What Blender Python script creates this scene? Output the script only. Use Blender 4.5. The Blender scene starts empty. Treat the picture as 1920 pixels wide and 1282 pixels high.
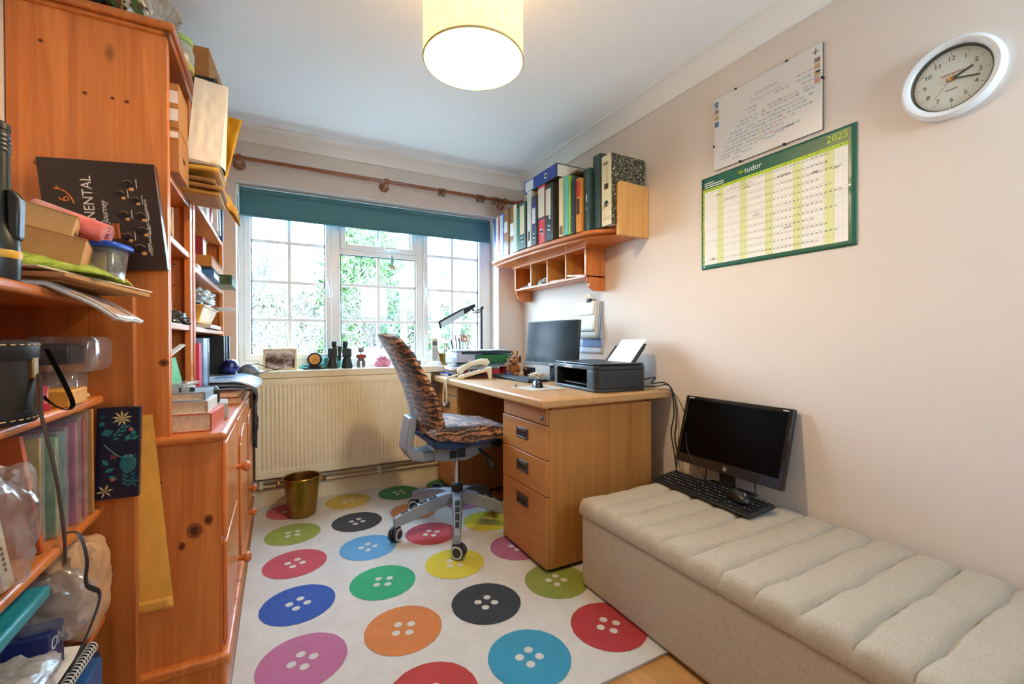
import bpy, math, random
from math import sin, cos, pi, radians, atan2, sqrt
from mathutils import Vector, Matrix, Euler, noise
random.seed(7)
S = bpy.context.scene
COL = S.collection
# ------------------------------------------------------------------ camera, sky, light, exposure
EYE = 1.06
FPX = 817.47
YAW, PIT, ROL = .492156, -.00638983, -.00345272
def _axes():
    c, s = cos(YAW), sin(YAW)
    r = Vector((c, -s, 0)); f = Vector((s, c, 0)); u = Vector((0, 0, 1))
    c, s = cos(PIT), sin(PIT)
    f, u = c*f + s*u, -s*f + c*u
    c, s = cos(ROL), sin(ROL)
    r, u = c*r + s*u, -s*r + c*u
    return r, f, u
CR, CF, CU = _axes()
cam_data = bpy.data.cameras.new('camera')
cam = bpy.data.objects.new('camera', cam_data); COL.objects.link(cam)
cam_data.sensor_width = 36; cam_data.lens = FPX/1920*36; cam_data.clip_start = .02; cam_data.clip_end = 200
m = Matrix((CR, CU, -CF)).transposed().to_4x4(); m.translation = Vector((0, 0, EYE))
cam.matrix_world = m
S.camera = cam

world = bpy.data.worlds.new('overcast_sky'); S.world = world; world.use_nodes = True
wn = world.node_tree.nodes; wl = world.node_tree.links
bg = wn['Background']
tc = wn.new('ShaderNodeTexCoord'); sx = wn.new('ShaderNodeSeparateXYZ'); rp = wn.new('ShaderNodeValToRGB')
wl.new(tc.outputs['Generated'], sx.inputs[0]); wl.new(sx.outputs['Z'], rp.inputs[0])
rp.color_ramp.elements[0].position = .0; rp.color_ramp.elements[0].color = (.64, .82, 1, 1)
rp.color_ramp.elements[1].position = .7; rp.color_ramp.elements[1].color = (.36, .62, 1, 1)
wl.new(rp.outputs[0], bg.inputs['Color']); bg.inputs['Strength'].default_value = 20.0

LAMP = (.578, 1.34, 2.03)
pl = bpy.data.lights.new('pendant_bulb_light', 'POINT'); pl.energy = 50; pl.color = (1, .78, .50); pl.shadow_soft_size = .045
plo = bpy.data.objects.new('pendant_bulb_light', pl); COL.objects.link(plo); plo.location = LAMP
# daylight portal in the window opening (guides sampling of the sky only)
po = bpy.data.lights.new('window_portal', 'AREA'); po.shape = 'RECTANGLE'; po.size = 1.80; po.size_y = 1.18
po.cycles.is_portal = True
poo = bpy.data.objects.new('window_portal', po); COL.objects.link(poo); poo.location = (.68, 3.48, 1.45); poo.rotation_euler = (radians(-90), 0, 0)

po2 = bpy.data.lights.new('window_portal', 'AREA'); po2.shape = 'RECTANGLE'; po2.size = .5; po2.size_y = .6; po2.cycles.is_portal = True  # portal for the added fill window behind the camera
poo2 = bpy.data.objects.new('window_portal', po2); COL.objects.link(poo2); poo2.location = (1.42, -.84, 1.70); poo2.rotation_euler = (radians(90), 0, 0)
S.view_settings.view_transform = 'Standard'; S.view_settings.look = 'None'
S.view_settings.gamma = 1; S.view_settings.use_curve_mapping = False
S.view_settings.exposure = 0.82
S.cycles.max_bounces = 10; S.cycles.diffuse_bounces = 6; S.cycles.transparent_max_bounces = 24
S.cycles.caustics_reflective = False; S.cycles.caustics_refractive = False
S.cycles.sample_clamp_indirect = 6

def W(px, py, X=None, Y=None, Z=None):
    "world point where the sight line through a photo pixel meets a plane"
    d = CR*((px-960)/FPX) + CF - CU*((py-641)/FPX)
    t = X/d.x if X is not None else Y/d.y if Y is not None else (Z-EYE)/d.z
    return Vector((0, 0, EYE)) + d*t

# ------------------------------------------------------------------ materials
def lin(c):
    if isinstance(c, str):
        c = [int(c[i:i+2], 16)/255 for i in (0, 2, 4)]
    return tuple((x/12.92 if x <= .04045 else ((x+.055)/1.055)**2.4) for x in c[:3]) + (1,)
class Nd:
    def __init__(s, name):
        s.m = bpy.data.materials.new(name); s.m.use_nodes = True
        s.n = s.m.node_tree.nodes; s.l = s.m.node_tree.links
        s.b = s.n['Principled BSDF']; s.out = s.n['Material Output']
    def add(s, t, **kw):
        n = s.n.new(t)
        for k, v in kw.items(): setattr(n, k, v)
        return n
    def link(s, a, b): s.l.new(a, b)
    def coord(s, scale=(1, 1, 1), rot=(0, 0, 0), kind='Object'):
        t = s.add('ShaderNodeTexCoord'); mp = s.add('ShaderNodeMapping')
        mp.inputs['Scale'].default_value = scale; mp.inputs['Rotation'].default_value = rot
        s.link(t.outputs[kind], mp.inputs[0]); return mp.outputs[0]
    def noise(s, vec, scale, detail=4, dist=0, rough=.5):
        n = s.add('ShaderNodeTexNoise'); s.link(vec, n.inputs['Vector'])
        n.inputs['Scale'].default_value = scale; n.inputs['Detail'].default_value = detail
        n.inputs['Distortion'].default_value = dist; n.inputs['Roughness'].default_value = rough
        return n.outputs['Fac']
    def ramp(s, fac, stops, interp='LINEAR'):
        r = s.add('ShaderNodeValToRGB'); e = r.color_ramp.elements; r.color_ramp.interpolation = interp
        while len(e) < len(stops): e.new(.5)
        for k, (p, c) in enumerate(stops): e[k].position = p; e[k].color = c if len(c) == 4 else (*c, 1)
        s.link(fac, r.inputs[0]); return r.outputs[0]
    def math(s, op, a, b=None, c=None):
        n = s.add('ShaderNodeMath', operation=op)
        for i, x in enumerate((a, b, c)):
            if x is None: continue
            if isinstance(x, (int, float)): n.inputs[i].default_value = x
            else: s.link(x, n.inputs[i])
        return n.outputs[0]
    def mix(s, fac, a, b, mode='MIX'):
        n = s.add('ShaderNodeMix', data_type='RGBA', blend_type=mode)
        for sock, x in ((n.inputs[0], fac), (n.inputs[6], a), (n.inputs[7], b)):
            if isinstance(x, (int, float)): sock.default_value = x
            elif isinstance(x, tuple): sock.default_value = x
            else: s.link(x, sock)
        return n.outputs[2]
    def bump(s, h, strength=.3, dist=.002):
        b = s.add('ShaderNodeBump'); b.inputs['Strength'].default_value = strength; b.inputs['Distance'].default_value = dist
        s.link(h, b.inputs['Height']); s.link(b.outputs[0], s.b.inputs['Normal'])
    def fin(s, col=None, rough=.5, metal=0, coat=0, spec=.5, sheen=0):
        if col is not None:
            if isinstance(col, tuple): s.b.inputs['Base Color'].default_value = col
            else: s.link(col, s.b.inputs['Base Color'])
        s.b.inputs['Roughness'].default_value = rough; s.b.inputs['Metallic'].default_value = metal
        s.b.inputs['Coat Weight'].default_value = coat; s.b.inputs['Specular IOR Level'].default_value = spec
        s.b.inputs['Sheen Weight'].default_value = sheen
        return s.m
_mc = {}
def M(col, rough=.5, metal=0, var=.07, scale=25, bump=0, coat=0, spec=.5, sheen=0):
    key = (col, rough, metal, var, scale, bump, coat, spec, sheen)
    if key in _mc: return _mc[key]
    d = Nd('paint_'+str(col)); v = d.coord()
    n = d.noise(v, scale, 3)
    c = lin(col); lo = tuple(x*(1-var*1.5) for x in c[:3])+(1,); hi = tuple(min(1, x*(1+var)) for x in c[:3])+(1,)
    if bump: d.bump(d.noise(v, scale*4, 4), bump, .003)
    _mc[key] = d.fin(d.ramp(n, [(.3, lo), (.7, hi)]), rough, metal, coat, spec, sheen)
    return _mc[key]
def pine(name, axis, dark, light, knots=True, plank=.095, rough=.38, coat=.25, stretch=.055):
    d = Nd(name); i = 'xyz'.index(axis)
    sc = [1, 1, 1]; sc[i] = stretch
    v = d.coord(tuple(sc))
    raw = d.add('ShaderNodeTexCoord'); sep = d.add('ShaderNodeSeparateXYZ'); d.link(raw.outputs['Object'], sep.inputs[0])
    oth = [k for k in range(3) if k != i]
    acr = d.math('ADD', sep.outputs[oth[0]], d.math('MULTIPLY', sep.outputs[oth[1]], .73))
    cell = d.math('FLOOR', d.math('DIVIDE', acr, plank))
    wn_ = d.add('ShaderNodeTexWhiteNoise', noise_dimensions='1D'); d.link(cell, wn_.inputs['W'])
    off = d.add('ShaderNodeVectorMath', operation='ADD'); d.link(v, off.inputs[0])
    cmb = d.add('ShaderNodeCombineXYZ'); 
    for k in range(3): d.link(d.math('MULTIPLY', wn_.outputs['Value'], 3.0), cmb.inputs[k])
    d.link(cmb.outputs[0], off.inputs[1])
    g1 = d.noise(off.outputs[0], 16, 6, 1.2, .6); g2 = d.noise(off.outputs[0], 90, 3, .4)
    f = d.math('ADD', d.math('MULTIPLY', g1, .75), d.math('MULTIPLY', g2, .25))
    c = d.ramp(f, [(.30, lin(dark)), (.68, lin(light))])
    pv = d.math('MULTIPLY_ADD', wn_.outputs['Value'], .22, .86)
    c = d.mix(1.0, c, d.add('ShaderNodeCombineColor').outputs[0], 'MULTIPLY')
    cc = c.node.inputs[7].links[0].from_node
    for k in range(3): d.link(pv, cc.inputs[k])
    if knots:
        ks = [7.5, 7.5, 7.5]; ks[i] = 3.2
        vo = d.add('ShaderNodeTexVoronoi'); d.link(d.coord(tuple(ks)), vo.inputs['Vector']); vo.inputs['Scale'].default_value = 1
        sp = d.add('ShaderNodeSeparateColor'); d.link(vo.outputs['Color'], sp.inputs[0])
        msk = d.math('GREATER_THAN', sp.outputs[0], .72)
        kf = d.ramp(vo.outputs['Distance'], [(.03, (1, 1, 1, 1)), (.12, (0, 0, 0, 1))])
        kf2 = d.math('MULTIPLY', msk, d.math('MULTIPLY', kf, .85))
        c = d.mix(kf2, c, lin('3a1606'))
    d.bump(g2, .08, .001)
    return d.fin(c, rough, 0, coat)
PZ = pine('pine_upright', 'z', 'b85e22', 'e48c46'); PY = pine('pine_lengthwise', 'y', 'b0581e', 'dc843e'); PX = pine('pine_across', 'x', 'b0581e', 'dc843e')
PD = pine('pine_dark', 'z', 'a2521c', 'ca7636')
LZ = pine('light_pine', 'z', 'c68c48', 'e2ac66', knots=True, coat=.1)
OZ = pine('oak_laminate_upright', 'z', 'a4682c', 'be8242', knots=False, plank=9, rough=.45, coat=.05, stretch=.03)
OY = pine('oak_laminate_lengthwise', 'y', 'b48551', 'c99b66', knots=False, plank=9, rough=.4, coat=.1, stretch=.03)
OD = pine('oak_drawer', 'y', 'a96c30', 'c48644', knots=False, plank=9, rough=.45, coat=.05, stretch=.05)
def clear(name, tint=(.9, .95, .95, 1), gloss=.12, rough=.05, veil=0, veil_col=(.8, .8, .8, 1)):
    d = Nd(name); d.n.remove(d.b)
    t = d.add('ShaderNodeBsdfTransparent'); t.inputs[0].default_value = tint
    g = d.add('ShaderNodeBsdfGlossy'); g.inputs['Roughness'].default_value = rough
    lw = d.add('ShaderNodeLayerWeight'); lw.inputs[0].default_value = .35
    f = d.math('MULTIPLY_ADD', lw.outputs['Facing'], .5, gloss) if gloss > .03 else d.math('MULTIPLY_ADD', lw.outputs['Facing'], .12, gloss)
    mx = d.add('ShaderNodeMixShader'); d.link(f, mx.inputs[0]); d.link(t.outputs[0], mx.inputs[1]); d.link(g.outputs[0], mx.inputs[2])
    last = mx.outputs[0]
    if veil:
        df = d.add('ShaderNodeBsdfDiffuse'); df.inputs[0].default_value = veil_col
        nz = d.noise(d.coord(), 30, 4, 1)
        m2 = d.add('ShaderNodeMixShader'); d.link(d.math('MULTIPLY', nz, veil*2), m2.inputs[0]); d.link(last, m2.inputs[1]); d.link(df.outputs[0], m2.inputs[2]); last = m2.outputs[0]
    d.link(last, d.out.inputs[0]); return d.m
GLASS = clear('window_glass', (.97, .99, .98, 1), .02, .0)
CLEARP = clear('clear_plastic', (.93, .95, .95, 1), .10, .12, .10)
BAGP = clear('clear_bag_film', (.95, .95, .95, 1), .10, .18, .14)
def wall_paint(name, col):
    d = Nd(name); v = d.coord(); n = d.noise(v, 2.2, 4); c = lin(col)
    d.bump(d.noise(v, 160, 3), .06, .001)
    return d.fin(d.ramp(n, [(.3, tuple(x*.97 for x in c[:3])+(1,)), (.7, c)]), .75, 0, 0, .25)
WALL = wall_paint('cream_wall_paint', 'ddd1c6'); CEIL = wall_paint('white_ceiling_paint', 'f3f5f5'); WHITE = wall_paint('white_gloss_paint', 'f0eee8')
UPVC = M('f2f3f3', .3, var=.02); CREAM = M('e6dcc0', .35, var=.03)
BLACK = M('161719', .35, var=.1); MATB = M('1c1d1f', .6, var=.1); GREY = M('7d8288', .4, .3, .05); CHROME = M('c9ccd0', .2, 1, .03); BRASS = M('a8843c', .28, 1, .05)
PAPER = M('f1efe9', .7, var=.03); KRAFT = M('b98a58', .75, var=.08, bump=.1); CARD = M('c08a50', .75, var=.06, bump=.05)

# ------------------------------------------------------------------ mesh builder
class MB:
    def __init__(s): s.v = []; s.f = []; s.mi = []; s.m = 0; s.T = None
    def slot(s, i): s.m = i; return s
    def xf(s, T=None): s.T = T; return s
    def add(s, vs, fs):
        b = len(s.v)
        for p in vs:
            p = Vector(p); s.v.append(tuple(s.T @ p) if s.T else tuple(p))
        for f in fs: s.f.append(tuple(i+b for i in f)); s.mi.append(s.m)
        return s
    def b(s, x0, x1, y0, y1, z0, z1):
        vs = [(x, y, z) for z in (z0, z1) for y in (y0, y1) for x in (x0, x1)]
        return s.add(vs, [(0, 2, 3, 1), (4, 5, 7, 6), (0, 1, 5, 4), (2, 6, 7, 3), (0, 4, 6, 2), (1, 3, 7, 5)])
    def bc(s, c, sz): return s.b(c[0]-sz[0]/2, c[0]+sz[0]/2, c[1]-sz[1]/2, c[1]+sz[1]/2, c[2]-sz[2]/2, c[2]+sz[2]/2)
    def tube(s, pts, r, n=8, closed=False, flat=None):
        pts = [Vector(p) for p in pts]; N = len(pts); rs = r if isinstance(r, (list, tuple)) else [r]*N
        vs = []; prev = None
        for i, p in enumerate(pts):
            a = pts[(i-1) % N] if closed or i > 0 else p; c = pts[(i+1) % N] if closed or i < N-1 else p
            t = (c-a).normalized()
            if prev is None:
                ref = Vector((0, 0, 1)) if abs(t.z) < .9 else Vector((1, 0, 0))
                u = t.cross(ref).normalized()
            else:
                u = (prev - t*prev.dot(t)).normalized()
            prev = u; w = t.cross(u)
            for k in range(n):
                an = 2*pi*k/n
                q = u*cos(an)*rs[i] + w*sin(an)*rs[i]*(flat if flat else 1)
                vs.append(p+q)
        fs = []
        for i in range(N if closed else N-1):
            j = (i+1) % N
            for k in range(n): fs.append((i*n+k, i*n+(k+1) % n, j*n+(k+1) % n, j*n+k))
        if not closed: fs += [tuple(reversed(range(n))), tuple((N-1)*n+k for k in range(n))]
        return s.add(vs, fs)
    def lathe(s, prof, c=(0, 0, 0), n=24, axis='z', ry=1, cap=True):
        vs = []; fs = []; c = Vector(c)
        for r, h in prof:
            for k in range(n):
                a = 2*pi*k/n; p = (r*cos(a), r*sin(a)*ry, h)
                if axis == 'x': p = (h, p[0], p[1])
                if axis == 'y': p = (p[0], -h, p[1]) if False else (p[1], h, p[0])
                vs.append(c+Vector(p))
        N = len(prof)
        for i in range(N-1):
            for k in range(n): fs.append((i*n+k, i*n+(k+1) % n, (i+1)*n+(k+1) % n, (i+1)*n+k))
        if cap and prof[0][0] > 1e-6: fs.append(tuple(reversed(range(n))))
        if cap and prof[-1][0] > 1e-6: fs.append(tuple((N-1)*n+k for k in range(n)))
        return s.add(vs, fs)
    def prism(s, poly, axis, a, b_):
        def P(u, v, h): return {'x': (h, u, v), 'y': (u, h, v), 'z': (u, v, h)}[axis]
        n = len(poly)
        vs = [P(u, v, a) for u, v in poly]+[P(u, v, b_) for u, v in poly]
        fs = [tuple(reversed(range(n))), tuple(range(n, 2*n))]+[(i, (i+1) % n, n+(i+1) % n, n+i) for i in range(n)]
        return s.add(vs, fs)
    def grid(s, fn, nu, nv):
        vs = [fn(i/nu, j/nv) for j in range(nv+1) for i in range(nu+1)]
        w = nu+1
        return s.add(vs, [(j*w+i, j*w+i+1, (j+1)*w+i+1, (j+1)*w+i) for j in range(nv) for i in range(nu)])
    def ball(s, c, r, n=14):
        if not isinstance(r, (tuple, list)): r = (r, r, r)
        h = n//2; vs = []; fs = []
        for j in range(1, h):
            for k in range(n):
                a = 2*pi*k/n; t = pi*j/h
                vs.append((c[0]+r[0]*sin(t)*cos(a), c[1]+r[1]*sin(t)*sin(a), c[2]+r[2]*cos(t)))
        vs += [(c[0], c[1], c[2]+r[2]), (c[0], c[1], c[2]-r[2])]; T = len(vs)-2
        for j in range(h-2):
            for k in range(n): fs.append((j*n+k, (j+1)*n+k, (j+1)*n+(k+1) % n, j*n+(k+1) % n))
        for k in range(n): fs.append((T, k, (k+1) % n)); fs.append((T+1, (h-2)*n+(k+1) % n, (h-2)*n+k))
        return s.add(vs, fs)
    def build(s, name, mats, par=None, loc=(0, 0, 0), rot=(0, 0, 0), bev=0, ang=35, sol=0, sub=0, label=None, seg=2):
        me = bpy.data.meshes.new(name); me.from_pydata(s.v, [], s.f)
        for mm in (mats if isinstance(mats, (list, tuple)) else [mats]): me.materials.append(mm)
        me.polygons.foreach_set('material_index', s.mi)
        import bmesh
        bm = bmesh.new(); bm.from_mesh(me); bmesh.ops.recalc_face_normals(bm, faces=bm.faces); bm.to_mesh(me); bm.free()
        me.polygons.foreach_set('use_smooth', [True]*len(me.polygons))
        me.set_sharp_from_angle(angle=radians(ang))
        o = bpy.data.objects.new(name, me); COL.objects.link(o)
        o.location = loc; o.rotation_euler = rot
        if par is not None: o.parent = par
        if bev:
            b = o.modifiers.new('b', 'BEVEL'); b.width = bev; b.segments = seg; b.limit_method = 'ANGLE'; b.angle_limit = radians(40)
            b.harden_normals = False
        if sol: q = o.modifiers.new('s', 'SOLIDIFY'); q.thickness = sol; q.offset = -1
        if sub: q = o.modifiers.new('u', 'SUBSURF'); q.levels = sub; q.render_levels = sub
        if label: o['label'] = label
        return o
_fc = {}
def text_mesh(txt, size, ital=0, align='CENTER'):
    cu = bpy.data.curves.new('lettering', 'FONT'); cu.body = txt; cu.size = size; cu.align_x = align; cu.align_y = 'CENTER'
    cu.shear = ital; cu.resolution_u = 3; cu.extrude = .0004
    t = bpy.data.objects.new('lettering', cu); COL.objects.link(t)
    me = bpy.data.meshes.new_from_object(t.evaluated_get(bpy.context.evaluated_depsgraph_get()))
    vs = [tuple(v.co) for v in me.vertices]; fs = [tuple(p.vertices) for p in me.polygons]
    bpy.data.objects.remove(t); bpy.data.curves.remove(cu); bpy.data.meshes.remove(me)
    return vs, fs
def basis(o, x, y):
    "matrix with local x, y (and z = x cross y) at o"
    x = Vector(x).normalized(); y = Vector(y).normalized(); z = x.cross(y)
    mt = Matrix((x, y, z)).transposed().to_4x4(); mt.translation = Vector(o); return mt
def lettering(mb, txt, size, o, x, y, ital=0, sx_=1):
    vs, fs = text_mesh(txt, size, ital)
    old = mb.T; T = basis(o, x, y) @ Matrix.Diagonal((sx_, 1, 1, 1)); mb.T = (old @ T) if old else T
    mb.add(vs, fs); mb.T = old; return mb
def tag(o, label, cat, group=None, kind=None):
    o['label'] = label; o['category'] = cat
    if group: o['group'] = group
    if kind: o['kind'] = kind
    return o
def thing(name, label, cat, loc=(0, 0, 0), rz=0, group=None):
    o = bpy.data.objects.new(name, None); COL.objects.link(o); o.location = loc; o.rotation_euler = (0, 0, rz); o.empty_display_size = .05
    return tag(o, label, cat, group)
def struct(o, label=None, cat=None):
    o['kind'] = 'structure'
    if label: o['label'] = label
    if cat: o['category'] = cat
    return o
def Rm(ax, ang): return Matrix.Rotation(ang, 4, ax)
def Tm(x, y, z): return Matrix.Translation((x, y, z))
def knot_marks(q, spots):
    'dark oval knots in the face of a board; spots are (x, y, z, rx, rz)'
    for x, y, z, rx, rz in spots:
        for s, k, dy in ((1, 1, .0003), (2, .55, .0005)):
            q.slot(s); N = 18
            q.add([(x+rx*k*cos(2*pi*i/N)*(1+.12*nz(i*.9, x*50)), y-dy, z+rz*k*sin(2*pi*i/N)*(1+.12*nz(i*.7, z*50))) for i in range(N)], [tuple(range(N))])
    return q.slot(0)
KNOT = [M('94491a', .5, var=.25, scale=120), M('5c2a10', .5, var=.3, scale=120)]
def nz(x, y, z=0): return noise.noise((x, y, z))
# ------------------------------------------------------------------ the room
XL, XR, YB, YF, ZC = -.605, 1.806, 3.185, -.75, 2.385
WX0, WX1, WZ0, WZ1 = -.228, 1.585, .86, 2.05
FL = pine('laminate_planks', 'y', 'a5733c', 'cf9a5c', knots=False, plank=.12, rough=.35, coat=.2)
struct(MB().b(XL-.1, XR+.1, YF-.1, YB+.3, -.06, 0).build('floor', FL), 'oak-coloured laminate plank floor', 'floor')
struct(MB().b(XL-.1, XR+.1, YF-.1, YB+.3, ZC, ZC+.08).build('ceiling', CEIL), 'plain white painted ceiling', 'ceiling')
w = MB(); w.b(XL-.1, WX0, YB, YB+.3, 0, ZC).b(WX1, XR+.1, YB, YB+.3, 0, ZC).b(WX0, WX1, YB, YB+.3, 0, WZ0-.0).b(WX0, WX1, YB, YB+.3, WZ1, ZC)
struct(w.build('wall_back', WALL), 'cream wall around the window', 'wall')
struct(MB().b(XR, XR+.1, YF-.1, YB+.0, 0, ZC).build('wall_right', WALL), 'cream wall with the clock and wall planner', 'wall')
struct(MB().b(XL-.1, XL, YF-.1, YB, 0, ZC).build('wall_left', WALL), 'wall behind the pine bookcases', 'wall')
struct(MB().b(XL, 1.17, YF-.1, YF, 0, ZC).b(1.67, XR, YF-.1, YF, 0, ZC).b(1.17, 1.67, YF-.1, YF, 0, 1.4).b(1.17, 1.67, YF-.1, YF, 2.0, ZC).build('wall_front', WALL), 'wall opposite the window', 'wall')
prof = [(0, 0), (.010, 0)]+[(.010+.072*(1-cos(a)), .004+.074*sin(a)) for a in [pi/2*k/8 for k in range(9)]]+[(.088, .078), (.088, .09), (0, .09)]
cv = [(XR-u, ZC-.09+z) for u, z in prof]
struct(MB().prism(cv, 'y', YF, YB).build('trim_1', WHITE, ang=20), 'white coving above the right wall', 'coving')
cv2 = [(YB-u, ZC-.09+z) for u, z in prof]
struct(MB().prism(cv2, 'x', XL, XR).build('trim_2', WHITE, ang=20), 'white coving above the window', 'coving')
struct(MB().b(XL, XR, YB-.016, YB, 0, .115).build('baseboard_back', CREAM, bev=.006), 'cream skirting board below the radiator', 'skirting board')
struct(MB().b(XR-.016, XR, YF, YB-.016, 0, .115).build('baseboard_right', CREAM, bev=.006), 'skirting board along the right wall', 'skirting board')
struct(MB().b(WX0-.05, WX1+.06, 3.115, YB+.155, WZ0-.042, WZ0+.004).build('windowsill', CREAM, bev=.006), 'cream painted sill below the window', 'windowsill')
wf = thing('added_fill_window', 'added unseen fill-light window in the wall opposite the desk window', 'window', (0, 0, 0)); wf['kind'] = 'structure'  # unseen window, added to bring fill light from the camera side
MB().b(1.17, 1.205, YF-.08, YF-.03, 1.4, 2.0).b(1.635, 1.67, YF-.08, YF-.03, 1.4, 2.0).b(1.205, 1.635, YF-.08, YF-.03, 1.4, 1.435).b(1.205, 1.635, YF-.08, YF-.03, 1.965, 2.0).build('window_frame', UPVC, wf, bev=.004)
MB().b(1.2, 1.64, YF-.058, YF-.052, 1.43, 1.97).build('glass_pane', GLASS, wf)
# window: one fixed frame, three lights
FY0, FY1 = 3.335, 3.395
win = thing('window_1', 'white window with three small-paned lights', 'window', (0, 0, 0)); win['kind'] = 'structure'
f = MB(); f.b(WX0, -.195, FY0, FY1, WZ0, WZ1).b(1.512, WX1, FY0, FY1, WZ0, WZ1).b(-.195, 1.512, FY0, FY1, 2.0, WZ1).b(-.195, 1.512, FY0, FY1, WZ0, .925)
f.b(.335, .395, FY0+.004, FY1, .925, 2.0).b(.945, 1.000, FY0+.004, FY1, .925, 2.0).b(.395, .945, FY0+.004, FY1, 1.675, 1.712)
f.build('window_frame', UPVC, win, bev=.005)
def light(x0, x1, z0, z1, cols, rows, sash=True, sw=.038):
    if sash:
        q = MB(); y0, y1 = FY0-.012, FY1-.012
        q.b(x0, x0+sw, y0, y1, z0, z1).b(x1-sw, x1, y0, y1, z0, z1).b(x0+sw, x1-sw, y0, y1, z0, z0+sw).b(x0+sw, x1-sw, y0, y1, z1-sw, z1)
        par = q.build('sash', UPVC, win, bev=.006); x0 += sw; x1 -= sw; z0 += sw; z1 -= sw
    else: par = win
    MB().b(x0, x1, FY0+.03, FY0+.036, z0, z1).build('glass_pane', GLASS, win)
    q = MB()
    for c in cols: q.b(c-.011, c+.011, FY0+.022, FY0+.044, z0, z1)
    for r in rows: q.b(x0, x1, FY0+.0225, FY0+.0435, r-.011, r+.011)
    q.build('glazing_bar', UPVC, win, bev=.002)
    # dark rubber seal along the pane
    q = MB()
    for a, b_ in ((x0, x0+.006), (x1-.006, x1)): q.b(a, b_, FY0+.015, FY0+.03, z0, z1)
    q.b(x0, x1, FY0+.015, FY0+.03, z1-.005, z1).build('seal', MATB, win)
light(-.195, .335, .925, 2.0, [.07], [1.722, 1.452, 1.196])
light(.395, .945, .925, 1.675, [.665], [1.457, 1.193], sash=False)
light(.395, .945, 1.712, 2.0, [.665], [])
light(1.000, 1.512, .925, 2.0, [1.25], [1.722, 1.452, 1.196])
def handle(x, z, ang, sgn):
    T = Tm(x, FY0-.012, z) @ Rm('Y', ang)
    q = MB().xf(T); q.b(-.012, .012, -.012, 0, -.035, .035)
    q.tube([(0, -.012, 0), (0, -.035, 0), (.003*sgn, -.042, -.02), (.012*sgn, -.044, -.07), (.005*sgn, -.04, -.105)], [.008, .009, .009, .008, .006], 8)
    q.build('handle', UPVC, win)
handle(.315, 1.46, 0, 1); handle(1.02, 1.455, 0, 1); handle(.700, 1.735, radians(-82), 1)
# roller blind
bl = thing('roller_blind', 'teal roller blind pulled partly down inside the window recess', 'blind', (0, 0, 0))
teal = Nd('teal_blind_fabric'); v = teal.coord(); tcol = teal.ramp(teal.noise(v, 300, 2), [(.3, lin('48767f')), (.7, lin('568894'))])
teal.bump(teal.noise(v, 500, 2), .15, .001); TEAL = teal.fin(tcol, .85)
MB().grid(lambda u, v: (-.212+1.757*u, 3.262, 1.853+.16*v), 8, 4).build('fabric', TEAL, bl, sol=.002)
MB().tube([(-.215, 3.262, 1.858), (1.548, 3.262, 1.858)], .007, 8).build('bottom_bar', TEAL, bl)
MB().tube([(-.212, 3.275, 2.022), (1.545, 3.275, 2.022)], .017, 14).build('roller_tube', TEAL, bl)
for x in (-.222, 1.555): MB().b(x-.008, x+.008, 3.25, 3.31, 1.995, 2.05).build('bracket', UPVC, bl, bev=.003)
MB().tube([(-.219, 3.255, 2.02)] + [(-.219+.004*sin(k), 3.252, 2.0-.06*k) for k in range(1, 17)], .0025, 5).build('pull_chain', UPVC, bl)
# curtain pole
BRW = M('8a4a20', .3, var=.15, coat=.4)
cp = thing('curtain_pole', 'dark wooden curtain pole fixed above the window', 'curtain pole', (0, 0, 0))
PYy, PZz = 3.095, 2.158
MB().tube([(-.24, PYy, PZz), (1.70, PYy, PZz)], .0145, 14).build('pole', BRW, cp)
for x, sg in ((-.24, -1), (1.70, 1)):
    MB().lathe([(.016, 0), (.022, .012*sg), (.017, .02*sg), (.030, .04*sg), (.033, .055*sg), (.026, .075*sg), (.0, .085*sg)], (x, PYy, PZz), 16, 'x').build('finial', BRW, cp)
for x in (-.205, .672, 1.60):
    q = MB().lathe([(.014, 0), (.016, .03), (.024, .06), (.034, .075), (.034, .09)], (x, PYy, PZz-.012), 16, 'y')
    q.lathe([(.024, -.014), (.026, 0), (.024, .014)], (x, PYy, PZz-.002), 16, 'x')
    q.build('bracket', BRW, cp)
def ring(x, dz, where):
    o = MB().tube([(0, .0255*cos(a), .0255*sin(a)-.009) for a in [2*pi*k/18 for k in range(18)]], .0042, 7, closed=True)
    o.tube([(0, 0, -.033), (0, 0, -.043)], .003, 5)
    tag(o.build('curtain_ring', M('6d4020', .35, .2), loc=(x, PYy, PZz+dz), rot=(0, 0, random.uniform(-.2, .2))), where, 'curtain ring', 'curtain rings')
for x in (1.055, 1.073, 1.091): ring(x, 0, 'brown curtain ring in the loose trio halfway along the pole to the right')
for x in (1.36, 1.378, 1.396, 1.414): ring(x, 0, 'brown curtain ring in the first bunch before the right pole bracket')
for x in (1.49, 1.508, 1.526, 1.544): ring(x, 0, 'brown curtain ring in the bunch touching the right pole bracket')
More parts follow.
